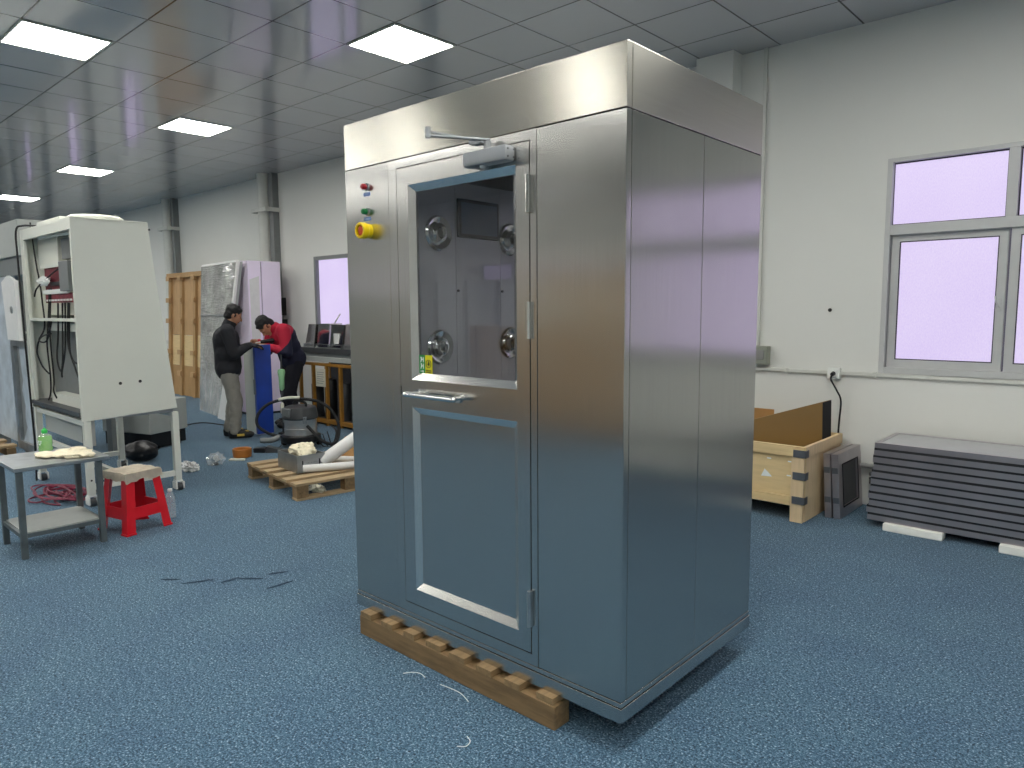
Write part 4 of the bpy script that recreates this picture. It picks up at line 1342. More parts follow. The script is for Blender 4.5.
# ------------------------------------------------------------------ far wall: leaning crate panel, wrapped panel, film covered cabinet
wp = thing('crate_panel', 'brown wooden crate panel with battens leaning on the wall behind the bench', 'crate panel', (-12.5, 5.45, 0))
x0, x1, yb, yt = -13.22, -11.55, 5.30, 5.42
def lean_box(xa, xb, za, zb, t0, t1):
    """box on the leaning plane, t0..t1 in front of it"""
    def p(x, z, t):
        return (x, yb + (yt - yb) * z / 2.13 - t, z)
    return MB().hexa([p(xa, za, t0), p(xb, za, t0), p(xb, za, t1), p(xa, za, t1)], [p(xa, zb, t0), p(xb, zb, t0), p(xb, zb, t1), p(xa, zb, t1)])
cols = [M['crate_wood'], M['osb']]
for k in range(3):
    for j, (za, zb) in enumerate(((0.0, 0.52), (0.525, 1.05), (1.055, 2.12))):
        xa = x0 + (x1 - x0) * k / 3
        lean_box(xa + 0.004, xa + (x1 - x0) / 3 - 0.004, za, zb, 0.0, 0.02).build('board', M['plywood'] if (j == 1) else cols[j % 2 if j else 1], wp)
for x in (-13.20, -12.72, -12.20, -11.68):
    lean_box(x, x + 0.09, 0.0, 2.12, 0.02, 0.06).build('batten', M['osb'], wp)
    for z in (0.35, 0.72, 1.26, 1.62, 2.0):
        lean_box(x - 0.02, x + 0.11, z, z + 0.08, 0.06, 0.10).build('cleat', M['crate_wood'], wp)
lean_box(x0, x1, 2.05, 2.13, 0.02, 0.09).build('top_batten', M['osb'], wp)

wr = thing('wrapped_panel', 'silvery panel in crumpled stretch film leaning beside the crate panel', 'panel', (-10.2, 4.6, 0))
def lp4(u, v, t):
    b0, b1 = Vector((-10.60, 4.72, 0.0)), Vector((-9.62, 4.56, 0.0))
    t0, t1 = Vector((-10.48, 4.80, 2.12)), Vector((-9.37, 4.78, 2.14))
    b = b0.lerp(b1, u); tt = t0.lerp(t1, u)
    return b.lerp(tt, v) - Vector((0.1, 0.98, 0.1)) * t
fm_ = MB()
N = 40
top = [[None] * (N + 1) for _ in range(N + 1)]
for i in range(N + 1):
    for j in range(N + 1):
        u, v = i / N, j / N
        e = min(u, 1 - u, v, 1 - v)
        h = 0.012 * mnoise.noise(Vector((u * 5, v * 26, 3))) + 0.008 * mnoise.noise(Vector((u * 14, v * 50, 7)))
        top[i][j] = fm_.b.verts.new(lp4(u, v, 0.072 + h * min(1, e * 12)))
for i in range(N):
    for j in range(N):
        fm_.b.faces.new((top[i][j], top[i + 1][j], top[i + 1][j + 1], top[i][j + 1]))
fm_.build('stretch_film', M['film'], wr)
q = [(0, 0), (1, 0), (1, 1), (0, 1)]
MB().hexa([lp4(u, v, -0.02) for u, v in q], [lp4(u, v, 0.05) for u, v in q]).build('panel_core', M['grey_panel'], wr)
for a, b in ((0, 3), (3, 2), (2, 1), (1, 0)):
    (u0, v0), (u1, v1) = q[a], q[b]
    MB().tube([lp4(u0, v0, 0.045), lp4((u0 + u1) / 2, (v0 + v1) / 2, 0.045), lp4(u1, v1, 0.045)], 0.026, 8, 2).build('edge_guard', M['white_film'], wr)
MB().hexa([lp4(u, v, 0.07) for u, v in ((0.03, 0.66), (0.97, 0.66), (0.97, 0.672), (0.03, 0.672))], [lp4(u, v, 0.088) for u, v in ((0.03, 0.66), (0.97, 0.66), (0.97, 0.672), (0.03, 0.672))]).build('strap', M['mid_grey'], wr)

fc = thing('film_covered_cabinet', 'tall white film covered cabinet behind the two workers', 'cabinet', (-9.7, 5.1, 0))
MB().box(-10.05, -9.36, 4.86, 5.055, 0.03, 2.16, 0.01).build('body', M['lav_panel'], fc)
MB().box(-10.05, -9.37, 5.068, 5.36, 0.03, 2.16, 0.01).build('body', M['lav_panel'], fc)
MB().box(-10.03, -9.40, 4.88, 5.34, 0.0, 0.06).build('plinth', M['dark_grey'], fc)
MB().box(-10.03, -9.385, 5.05, 5.075, 0.03, 2.15).build('joint', M['dark_grey'], fc)
MB().hexa([(-9.355, 4.88, 0.35), (-9.352, 5.0, 0.30), (-9.35, 5.0, 0.30), (-9.353, 4.88, 0.35)], [(-9.357, 4.88, 1.9), (-9.354, 5.02, 1.95), (-9.352, 5.02, 1.95), (-9.355, 4.88, 1.9)]).build('loose_film', M['white_film'], fc)
wpp = MB().prism([(-9.58, 4.44, 0.0), (-9.28, 4.40, 0.0), (-9.31, 4.46, 0.34), (-9.46, 4.49, 0.52)], (0.005, 0.03, 0))
solo('white_sheet', 'white sheet propped on the carpet behind the worker in grey trousers', 'sheet', wpp, M['white_film'], (-9.44, 4.44, 0))
eb = thing('wall_box', 'white equipment box on the wall behind the bending worker', 'box', (-9.72, 5.6, 0.89))
MB().box(-9.93, -9.52, 5.50, WY, 0.89, 1.20, 0.01).build('housing', M['white_plastic'], eb)
for x in (-9.78, -9.66):
    MB().box(x - 0.008, x + 0.008, 5.496, 5.50, 1.02, 1.10).build('vent_slot', M['mid_grey'], eb)
MB().box(-9.84, -9.70, 5.55, WY, 1.25, 1.34, 0.006).build('breaker', M['black_plastic'], eb)
MB().box(-9.84, -9.72, 5.56, WY, 1.40, 1.66, 0.006).build('breaker', M['black_plastic'], eb)

# ------------------------------------------------------------------ work rack under the far window
rk = thing('work_rack', 'long steel workbench over a yellow-posted rack under the far window', 'workbench', (-7.3, 5.3, 0))
rx0, rx1, ry0, ry1 = -8.48, -6.86, 5.06, 5.55
MB().box(rx0, rx1, ry0, ry1, 0.925, 0.99, 0.004).build('bench_top', M['dark_grey'], rk)
MB().box(rx0, rx1, ry0, ry0 + 0.03, 0.82, 0.88, 0.003).build('front_rail', M['grey_panel'], rk)
MB().box(rx0, rx1, ry0 + 0.02, ry1, 0.88, 0.925).build('under_tray', M['mid_grey'], rk)
MB().box(rx0, rx1, ry0 - 0.01, ry0 + 0.04, 0.765, 0.80, 0.003).build('rack_beam', M['orange_post'], rk)
MB().box(rx0, rx1, ry0 - 0.01, ry0 + 0.04, 0.03, 0.085, 0.003).build('rack_beam', M['orange_post'], rk)
for k in range(6):
    x = rx0 + 0.02 + k * 0.305
    MB().box(x, x + 0.035, ry0 - 0.012, ry0 + 0.03, 0.0, 0.80, 0.003).build('post', M['orange_post'], rk)
    if k in (0, 5):
        MB().box(x, x + 0.035, ry1 - 0.04, ry1, 0.0, 0.925, 0.003).build('post', M['orange_post'], rk)
MB().box(rx0 + 0.03, rx1, ry1 - 0.03, ry1 - 0.02, 0.05, 0.88).build('back_sheet', M['dark_grey'], rk)
MB().box(rx0 + 0.03, rx1, ry0 + 0.03, ry1 - 0.04, 0.05, 0.07).build('rack_shelf', M['dark_grey'], rk)
nt = MB().box(-8.05, -7.83, ry0 - 0.016, ry0 - 0.013, 0.50, 0.73).build('paper_notice', M['paper'], rk)
nl = MB()
for k in range(6):
    nl.box(-8.02, -7.88 + 0.02 * (k % 2), ry0 - 0.0172, ry0 - 0.016, 0.54 + k * 0.028, 0.546 + k * 0.028)
nl.build('notice_print', M['mid_grey'], nt)
random.seed(3)
for k in range(5):
    x = rx0 + 0.09 + k * 0.305
    h = random.uniform(0.40, 0.60)
    solo('dark_cylinder', 'dark wrapped roll standing in the yellow-posted rack, %s bay from the workers' % ['first', 'second', 'third', 'fourth', 'fifth', 'sixth', 'seventh', 'eighth'][k], 'roll',
         MB().lathe([(0.075, 0), (0.08, 0.01), (0.08, h - 0.02), (0.07, h), (0.03, h + 0.01), (0.03, h - 0.02), (0.001, h - 0.02)], (x + 0.13, ry0 + 0.14, 0.071), (0, 0, 1), 20), M['black_plastic'] if k % 2 else M['dark_grey'], (x + 0.13, ry0 + 0.14, 0.071), 'rolls in the rack')
# shiny duct pieces on top
for k, (x, w, h, s) in enumerate([(-8.30, 0.26, 0.30, 'shiny steel duct piece on the workbench nearest the workers'), (-8.02, 0.22, 0.31, 'second shiny steel duct piece on the workbench'),
                                  (-7.70, 0.30, 0.30, 'shiny steel box with an opening on the workbench'), (-7.34, 0.36, 0.31, 'wide shiny steel duct piece on the workbench beside the steel cabinet')]):
    t = thing('duct_piece', s, 'duct', (x, 5.25, 0.99), R((-6, 8, -4, 3, 0)[k]))
    mm = Matrix.Translation((x, 5.25, 0.99)) @ Matrix.Rotation(R((-6, 8, -4, 3, 0)[k]), 4, 'Z')
    MB().hexa([(-w / 2, -0.12, 0), (w / 2, -0.12, 0), (w / 2, 0.12, 0), (-w / 2, 0.12, 0)], [(-w / 2 + 0.05 * (k == 0), -0.08, h), (w / 2, -0.08, h), (w / 2, 0.12, h), (-w / 2 + 0.05 * (k == 0), 0.12, h)]).xform(mm).build('duct_body', M['steel_bright'] if k != 3 else M['steel_dull'], t, smooth=False)
    MB().frame((-w / 2 - 0.01, -0.135, 0.0), (1, 0, 0), (0, 0, 1), (0, 1, 0), w + 0.02, 0.05, 0.01, 0.02).xform(mm).build('flange', M['steel_dull'], t)
    if k == 2:
        MB().box(-0.05, 0.06, -0.115, -0.085, 0.06, 0.19).xform(mm).build('opening', M['white_film'], t)
ls = MB().cyl((-8.46, 5.40, 0.992), (-8.25, 5.58, 1.42), 0.009)
solo('leaning_rod', 'thin pale rod leaning on the wall above the workbench', 'rod', ls, M['conduit'], (-8.46, 5.40, 0.99))

# ------------------------------------------------------------------ blue filmed panel the workers are assembling
ang = math.atan2(0.10, -0.99)
bpn = thing('filmed_door_panel', 'upright steel panel half covered in blue film between the two workers', 'panel', (-8.05, 4.27, 0), ang)
mB = Matrix.Translation((-7.90, 4.15, 0)) @ Matrix.Rotation(ang, 4, 'Z')
MB().box(0.0, 0.36, -0.18, 0.0, 0.0, 1.065, 0.004).xform(mB).build('panel_body', M['white_metal'], bpn)
MB().box(-0.008, -0.001, -0.186, 0.006, 0.008, 1.072, 0.002).xform(mB).build('blue_film', M['blue_film'], bpn)
MB().box(-0.006, 0.05, 0.001, 0.007, 0.008, 1.07, 0.002).xform(mB).build('blue_film', M['blue_film'], bpn)
MB().box(0.012, 0.07, 0.0075, 0.010, 0.48, 0.66).xform(mB).build('handle_recess', M['mid_grey'], bpn)

# pale green long handled tool and stand beside it
tl = thing('long_handled_tool', 'thin long-handled tool with a pale green grip beside the blue filmed panel', 'tool', (-7.74, 4.38, 0))
MB().cyl((-7.74, 4.38, 0.0), (-7.76, 4.40, 0.95), 0.010).build('shaft', M['dark_grey'], tl)
MB().lathe([(0.012, 0), (0.03, 0.03), (0.034, 0.16), (0.045, 0.22), (0.04, 0.25), (0.012, 0.26)], (-7.75, 4.39, 0.52), (-0.02, 0.02, 1), 16).build('grip', M['pale_green'], tl)
MB().lathe([(0.010, 0), (0.022, 0.02), (0.022, 0.12), (0.010, 0.14)], (-7.742, 4.382, 0.24), (0, 0, 1), 14).build('lower_grip', M['paper'], tl)
MB().cyl((-7.74, 4.38, 0), (-7.74, 4.38, 0.02), 0.06, 0.05, 18).build('foot', M['black_rubber'], tl)


# ------------------------------------------------------------------ the two workers
def hand(mb, w, d, n, side, curl=0.5, s=1.0):
    """palm, four unequal bent fingers and a thumb from the palm's side; d points along the hand, n out of the palm"""
    w, d, n = Vector(w), Vector(d).normalized(), Vector(n)
    n = (n - d * n.dot(d)).normalized()
    a = d.cross(n) * side          # towards the thumb
    mb.ball(w + d * 0.045 * s, (0.046 * s, 0.039 * s, 0.016 * s), 14, 8, Matrix((d, a, n)).transposed())
    for k, (off, L) in enumerate(((0.027, 0.070), (0.009, 0.078), (-0.009, 0.072), (-0.026, 0.056))):
        b = w + (d * 0.078 + a * off) * s
        c1 = (d + n * curl * 0.6 + a * off * 2).normalized()
        c2 = (d + n * curl * 1.8).normalized()
        m_ = b + c1 * L * 0.5 * s
        mb.caps(b, m_, 0.0092 * s, 0.0085 * s, 8)
        mb.caps(m_, m_ + c2 * L * 0.5 * s, 0.0085 * s, 0.0072 * s, 8)
    b = w + (d * 0.025 + a * 0.032) * s
    m_ = b + (d * 0.6 + a * 0.7 + n * 0.2).normalized() * 0.034 * s
    mb.caps(b, m_, 0.0115 * s, 0.0095 * s, 8)
    mb.caps(m_, m_ + (d + n * 0.5).normalized() * 0.028 * s, 0.0095 * s, 0.008 * s, 8)


def head_shape(mb, c, f, up):
    c, f, up = Vector(c), Vector(f).normalized(), Vector(up)
    up = (up - f * up.dot(f)).normalized()
    l = up.cross(f)
    rot = Matrix((f, l, up)).transposed()
    mb.ball(c + up * 0.025 - f * 0.012, (0.088, 0.073, 0.085), 22, 14, rot)      # skull
    mb.ball(c - up * 0.028 + f * 0.022, (0.064, 0.058, 0.078), 20, 12, rot)      # face
    mb.ball(c - up * 0.088 + f * 0.052, (0.026, 0.028, 0.020), 12, 8, rot)       # chin
    mb.caps(c + up * 0.004 + f * 0.082, c - up * 0.028 + f * 0.100, 0.009, 0.013, 8)   # nose
    mb.ball(c - up * 0.056 + f * 0.080, (0.010, 0.022, 0.009), 10, 6, rot)       # mouth
    for sd in (-1, 1):
        mb.ball(c + l * 0.073 * sd - up * 0.012 - f * 0.008, (0.017, 0.009, 0.029), 10, 8, rot)   # ears
        mb.ball(c + l * 0.032 * sd + up * 0.016 + f * 0.070, (0.014, 0.020, 0.008), 10, 6, rot)   # brow
    return rot, l, up


def person(label, loc, facing, J, jacket, trousers, shoe_col, gloves):
    rz = math.atan2(facing.y, facing.x)
    b = MB()
    f, upv = Vector(J['look']).normalized(), Vector(J['crown'])
    rot, hl, hup = head_shape(b, J['head'], f, upv)
    neck = Vector(J['neck'])
    b.caps(neck, Vector(J['head']) - hup * 0.05 - f * 0.02, 0.058, 0.052)
    pel, chest = Vector(J['pelvis']), Vector(J['chest'])
    mid = pel.lerp(chest, 0.5)
    L = Vector((0, 1, 0))
    for p, r in ((pel, 0.115), (mid, 0.11), (chest, 0.125)):
        b.caps(p - L * 0.06, p + L * 0.06, r * 0.92, r * 0.92)
    b.caps(pel, chest, 0.115, 0.125)
    b.caps(chest, neck, 0.105, 0.06)
    for sd, s in (('l', 1), ('r', -1)):
        sh_, el, wr_ = Vector(J['sh' + sd]), Vector(J['el' + sd]), Vector(J['wr' + sd])
        b.caps(chest, sh_, 0.09, 0.058)
        b.caps(sh_, el, 0.052, 0.042)
        b.caps(el, wr_, 0.041, 0.028)
        hand(b, wr_, J['hd' + sd], J['hn' + sd], s, J.get('curl', 0.6))
        hp, kn, an = Vector(J['hp' + sd]), Vector(J['kn' + sd]), Vector(J['an' + sd])
        b.caps(pel, hp, 0.10, 0.088)
        b.caps(hp, kn, 0.082, 0.056)
        b.caps(kn, an, 0.054, 0.038)
        b.caps(an, an + Vector((0.12, 0, -0.045)), 0.032, 0.024)
    body = fuse(b, 0.0065, 3).build('person', M['skin'])
    tag(body, label, 'person')
    body.location = loc
    body.rotation_euler = (0, 0, rz)
    ORG[body.name] = Matrix()
    hd = Vector(J['head'])
    # hair
    h = MB()
    h.ball(hd + hup * 0.050 - f * 0.022, (0.090, 0.082, 0.078), 22, 14, rot)
    h.ball(hd - hup * 0.010 - f * 0.046, (0.058, 0.078, 0.078), 18, 12, rot)
    h.ball(hd + hup * 0.005 - f * 0.005, (0.045, 0.078, 0.050), 18, 12, rot)
    h.ball(hd + hup * 0.070 + f * 0.022, (0.050, 0.062, 0.034), 16, 10, rot)
    hm_ = fuse(h, 0.007, 2)
    for v in hm_.b.verts:
        v.co += (v.co - hd).normalized() * 0.010 * mnoise.noise(v.co * 30)
    hm_.build('hair', M['hair'], body)
    for sd in (-1, 1):
        MB().ball(hd + hl * 0.031 * sd + hup * 0.000 + f * 0.079, (0.006, 0.011, 0.0045), 10, 6, rot).build('eye', M['eye'], body)
    # jacket: follows trunk and arms, ends at cuffs, hem and collar
    k = MB()
    hem = pel.lerp(chest, -0.02)
    for p, r in ((hem, 0.148), (mid, 0.142), (chest, 0.148)):
        k.caps(p - L * 0.065, p + L * 0.065, r * 0.9, r * 0.9)
    k.caps(hem, mid, 0.150, 0.142)
    k.caps(mid, chest, 0.142, 0.148)
    k.caps(chest, neck - (neck - chest) * 0.1, 0.125, 0.078)
    for sd in 'lr':
        sh_, el, wr_ = Vector(J['sh' + sd]), Vector(J['el' + sd]), Vector(J['wr' + sd])
        k.caps(chest, sh_, 0.115, 0.080)
        k.caps(sh_, el, 0.078, 0.062)
        k.caps(el, wr_.lerp(el, 0.06), 0.060, 0.044)
    km = fuse(k, 0.011, 4)
    for v in km.b.verts:
        v.co += v.co.normalized() * (0.010 * mnoise.noise(v.co * 9) + 0.005 * mnoise.noise(v.co * 24))
    jk = km.build('jacket', jacket, body)
    nd = (hd - neck).normalized()
    MB().lathe([(0.074, -0.03), (0.072, 0.03), (0.066, 0.045), (0.058, 0.03), (0.058, -0.03)], neck + nd * 0.015, nd, 24).build('collar', jacket, jk)
    t = MB()
    t.caps(pel - L * 0.05, pel + L * 0.05, 0.125, 0.125)
    for sd in 'lr':
        hp, kn, an = Vector(J['hp' + sd]), Vector(J['kn' + sd]), Vector(J['an' + sd])
        t.caps(pel, hp, 0.12, 0.105)
        t.caps(hp, kn, 0.102, 0.076)
        t.caps(kn, an + Vector((0, 0, 0.01)), 0.076, 0.064)
    tm_ = fuse(t, 0.010, 4)
    for v in tm_.b.verts:
        w = max(0.0, 1.0 - v.co.z / 0.5)
        v.co += Vector((v.co.x * 0.2, 0, 0)) * 0 + Vector((1, 0.4, 0)) * (0.012 * mnoise.noise(v.co * 10) + w * 0.014 * mnoise.noise(Vector((v.co.x * 8, v.co.y * 8, v.co.z * 26))))
    tm_.build('trousers', trousers, body)
    for sd in 'lr':
        an = Vector(J['an' + sd])
        s_ = MB()
        s_.ball(an + Vector((-0.01, 0, -0.015)), (0.064, 0.052, 0.060), 16, 10)
        s_.caps(an + Vector((0.01, 0, -0.005)), an + Vector((0.13, 0, -0.035)), 0.052, 0.038)
        s_.caps(an + Vector((-0.03, 0, -0.048)), an + Vector((0.16, 0, -0.052)), 0.040, 0.034)
        s_.ball(an + Vector((0.13, 0, -0.038)), (0.082, 0.050, 0.040), 16, 10)
        s2 = fuse(s_, 0.008, 3)
        for v in s2.b.verts:
            v.co.z = max(v.co.z, 0.004)
        so = s2.build('shoe', M['shoe_black'], body)
        MB().box(an.x + 0.02, an.x + 0.10, an.y - 0.056, an.y - 0.046, 0.030, 0.055).build('shoe_flash', shoe_col, so)
        MB().box(an.x + 0.07, an.x + 0.15, an.y - 0.02, an.y + 0.02, 0.070, 0.086).build('shoe_flash', shoe_col, so)
    if gloves:
        for sd, s in (('l', 1), ('r', -1)):
            g_ = MB()
            wr_ = Vector(J['wr' + sd])
            hand(g_, wr_ - Vector(J['hd' + sd]).normalized() * 0.003, J['hd' + sd], J['hn' + sd], s, J.get('curl', 0.6), 1.16)
            g_.caps(wr_.lerp(Vector(J['el' + sd]), 0.12), wr_, 0.036, 0.036)
            fuse(g_, 0.006, 2).build('glove', M['glove'], body)
    return body


rgt = Vector((math.cos(YAW), -math.sin(YAW), 0))
fwd = Vector((math.sin(YAW), math.cos(YAW), 0))
J1 = dict(head=(0.075, 0, 1.425), look=(0.92, 0.06, -0.42), crown=(0.3, 0, 1), neck=(0.015, 0, 1.305), chest=(-0.02, 0, 1.16), pelvis=(-0.01, 0, 0.82),
          shl=(0.0, 0.185, 1.245), ell=(0.09, 0.20, 1.00), wrl=(0.24, 0.07, 1.07), hdl=(0.9, -0.35, 0.05), hnl=(0.1, -0.2, -1),
          shr=(0.0, -0.185, 1.245), elr=(0.06, -0.235, 0.985), wrr=(0.23, -0.12, 1.07), hdr=(0.95, 0.25, 0.12), hnr=(0.1, 0.2, -1), curl=0.9,
          hpl=(-0.01, 0.085, 0.78), knl=(0.035, 0.09, 0.42), anl=(-0.03, 0.10, 0.078), hpr=(-0.01, -0.085, 0.78), knr=(0.055, -0.085, 0.42), anr=(0.03, -0.085, 0.078))
f1 = rgt * 0.93 + fwd * 0.36
person('person in a black jacket and grey trousers standing with head bowed over the blue panel', (-7.99, 3.87, 0), f1, J1, M['black_cloth'], M['grey_cloth'], M['shoe_trim'], True)
J2 = dict(head=(0.255, 0, 1.175), look=(0.45, 0.10, -0.88), crown=(0.88, 0, 0.45), neck=(0.155, 0, 1.15), chest=(0.06, 0, 1.06), pelvis=(-0.045, 0, 0.80),
          shl=(0.115, 0.185, 1.13), ell=(0.10, 0.245, 0.885), wrl=(0.265, 0.10, 0.94), hdl=(0.92, -0.25, 0.15), hnl=(0.1, -0.7, 0.1),
          shr=(0.115, -0.185, 1.13), elr=(0.16, -0.23, 0.89), wrr=(0.31, -0.10, 0.99), hdr=(0.95, 0.2, 0.1), hnr=(0, 0.7, -0.2), curl=1.0,
          hpl=(-0.045, 0.09, 0.76), knl=(0.045, 0.11, 0.42), anl=(0.0, 0.11, 0.078), hpr=(-0.045, -0.09, 0.76), knr=(0.01, -0.11, 0.41), anr=(-0.05, -0.11, 0.078))
f2 = rgt * -0.8 + fwd * -0.6
person('person in a red and navy jacket bending forward with a tool at the blue panel', (-8.20, 4.76, 0), f2, J2, M['two_tone'], M['dark_cloth'], M['shoe_black'], False).scale = (1.09, 1.09, 1.09)

dr = thing('power_drill', 'small black and white power tool held by the bending worker', 'tool', (-8.2, 4.5, 1.1))
dd = Vector((-0.2, -0.8, -0.1)).normalized()
d0 = Vector((-8.20, 4.49, 1.10))
MB().caps(d0 - dd * 0.05, d0 + dd * 0.08, 0.028, 0.022, 16).build('tool_body', M['black_plastic'], dr)
MB().caps(d0 - dd * 0.03, d0 - dd * 0.05 - Vector((0, 0, 0.11)), 0.018, 0.020, 14).build('tool_grip', M['black_plastic'], dr)
MB().cyl(d0 + dd * 0.08, d0 + dd * 0.16, 0.012, 0.005, 14).build('chuck', M['white_plastic'], dr)

# ------------------------------------------------------------------ wet and dry vacuum
vx, vy = -6.94, 4.14
vc = thing('vacuum_cleaner', 'stainless drum vacuum cleaner with a grey motor head and black hose', 'vacuum cleaner', (vx, vy, 0))
V0 = Vector((vx, vy, 0))
MB().lathe([(0.20, 0.045), (0.215, 0.06), (0.215, 0.115), (0.19, 0.13), (0.185, 0.13), (0.001, 0.128)], V0, (0, 0, 1), 36).build('base_ring', M['black_plastic'], vc)
MB().lathe([(0.176, 0.125), (0.172, 0.13), (0.172, 0.19), (0.176, 0.195), (0.172, 0.20), (0.172, 0.295), (0.176, 0.305), (0.001, 0.305)], V0, (0, 0, 1), 40).build('drum', M['steel_drum'], vc)
MB().lathe([(0.180, 0.298), (0.188, 0.312), (0.186, 0.34), (0.176, 0.40), (0.168, 0.425), (0.13, 0.44), (0.001, 0.442)], V0, (0, 0, 1), 36).build('motor_head', M['dark_grey'], vc)
MB().box(vx - 0.075, vx + 0.075, vy - 0.186, vy - 0.150, 0.33, 0.425, 0.012).build('switch_panel', M['mid_grey'], vc)
hb = MB().tube([(vx - 0.12, vy, 0.43), (vx - 0.11, vy, 0.475), (vx, vy, 0.49), (vx + 0.11, vy, 0.475), (vx + 0.12, vy, 0.43)], 0.014, 8, 6)
hb.build('carry_handle', M['black_plastic'], vc)
for a in (-2.4, -0.7, 0.9, 2.5):
    c_ = V0 + Vector((0.19 * math.cos(a), 0.19 * math.sin(a), 0.033))
    MB().cyl(c_ - Vector((0, 0.018, 0)), c_ + Vector((0, 0.018, 0)), 0.033, None, 16).build('castor_wheel', M['black_rubber'], vc)
for a in (-2.1, -0.3):
    c_ = V0 + Vector((0.178 * math.cos(a), 0.178 * math.sin(a), 0.30))
    MB().cbox(c_, (0.018, 0.04, 0.075), Matrix.Rotation(a, 3, 'Z'), 0.004).build('drum_clip', M['steel_dull'], vc)
hp_ = lambda u, v, z: (vx + rgt.x * u + fwd.x * v, vy + rgt.y * u + fwd.y * v, z)
MB().tube([hp_(0.12, -0.17, 0.24), hp_(0.30, -0.22, 0.08), hp_(0.42, -0.16, 0.06), hp_(0.44, -0.10, 0.24), hp_(0.34, -0.08, 0.42), hp_(0.16, -0.06, 0.505), hp_(-0.10, -0.08, 0.52), hp_(-0.30, -0.10, 0.475),
           hp_(-0.42, -0.12, 0.36), hp_(-0.42, -0.14, 0.24), hp_(-0.30, -0.16, 0.16), hp_(-0.16, -0.2, 0.13)], 0.0165, 10, 8).build('suction_hose', M['black_rubber'], vc)
MB().tube([hp_(0.02, -0.07, 0.532), hp_(-0.10, -0.08, 0.532), hp_(-0.20, -0.09, 0.515)], 0.020, 8, 6).build('hose_wrap', M['paper'], vc)
MB().tube([hp_(-0.17, -0.2, 0.13), hp_(-0.25, -0.24, 0.10), hp_(-0.36, -0.24, 0.10)], 0.03, 10, 4).build('hose_nozzle', M['mid_grey'], vc)
for k in range(3):
    MB().tube([hp_(0.20 + k * 0.05, -0.05, 0.10 + k * 0.03), hp_(0.26 + k * 0.05, -0.1, 0.01), hp_(0.36 + k * 0.02, -0.1, 0.015), hp_(0.40 + k * 0.01, -0.06, 0.15), hp_(0.33, 0, 0.22)], 0.006, 6, 5).build('flex', M['black_rubber'], vc)

# ------------------------------------------------------------------ floor bits in the middle
ft = thing('foot_pedal', 'black foot pedal on the carpet with its cable running to the vacuum', 'pedal', (-6.87, 3.69, 0), R(30))
mP = Matrix.Translation((-6.87, 3.69, 0)) @ Matrix.Rotation(R(42), 4, 'Z')
MB().box(-0.13, 0.0, -0.05, 0.05, 0, 0.05, 0.012).xform(mP).build('housing', M['black_plastic'], ft)
MB().hexa([(0.005, -0.045, 0.0), (0.15, -0.045, 0.0), (0.15, 0.045, 0.0), (0.005, 0.045, 0.0)], [(0.005, -0.045, 0.065), (0.15, -0.045, 0.03), (0.15, 0.045, 0.03), (0.005, 0.045, 0.065)]).xform(mP).build('treadle', M['dark_grey'], ft)
MB().tube([(-6.9, 3.74, 0.03), (-6.93, 3.85, 0.012), (-6.98, 3.95, 0.05), (-7.0, 4.0, 0.12)], 0.006, 6, 6).build('cable', M['black_rubber'], ft)
MB().tube([(-6.80, 3.76, 0.02), (-6.72, 3.9, 0.008), (-6.72, 3.95, 0.008)], 0.006, 6, 6).build('cable', M['black_rubber'], ft)
ab = thing('tape_tub', 'amber plastic tub on the blue carpet near the small pallet', 'tub', (-6.83, 3.40, 0))
MB().lathe([(0.078, 0), (0.088, 0.008), (0.094, 0.085), (0.090, 0.09), (0.080, 0.085), (0.074, 0.015), (0.001, 0.013)], (-6.83, 3.40, 0), (0, 0, 1), 28).build('tub_wall', M['amber'], ab)
MB().cyl((-6.83, 3.40, 0.015), (-6.83, 3.40, 0.05), 0.070, None, 24).build('contents', M['orange_post'], ab)
solo('white_block', 'flat white block on the carpet in front of the amber tub', 'block', MB().cbox((-6.70, 3.28, 0.010), (0.15, 0.05, 0.018), Matrix.Rotation(R(45), 3, 'Z'), 0.004), M['paper'], (-6.70, 3.28, 0))
cup = thing('crumpled_film', 'ball of crumpled clear film with a dark scrap on the carpet', 'scrap', (-6.67, 3.05, 0))
MB().blob((-6.67, 3.05, 0.052), (0.075, 0.07, 0.06), 0.6, 3.5, 2, 4, -0.05).build('film_ball', M['clear'], cup)
MB().blob((-6.67, 3.05, 0.014), (0.03, 0.022, 0.012), 0.4, 3, 6, 3).build('dark_scrap', M['black_plastic'], cup)
MB().blob((-6.69, 3.07, 0.06), (0.04, 0.02, 0.03), 0.7, 3, 8, 3).build('white_scrap', M['white_film'], cup)
solo('tissue', 'crumpled white tissue on the carpet by the castor of the white bench', 'tissue', MB().blob((-6.62, 2.78, 0.032), (0.09, 0.065, 0.045), 0.7, 2.6, 9, 4, -0.031), M['white_film'], (-6.62, 2.78, 0))
solo('floor_cable', 'thin dark cable lying across the carpet behind the bench towards the workers', 'cable',
     MB().tube([(-7.6, 2.72, 0.007), (-7.9, 3.0, 0.007), (-8.6, 3.4, 0.007), (-9.2, 3.8, 0.007), (-9.3, 4.1, 0.007), (-8.9, 4.2, 0.007)], 0.007, 6, 8), M['black_rubber'], (-7.6, 2.72, 0))

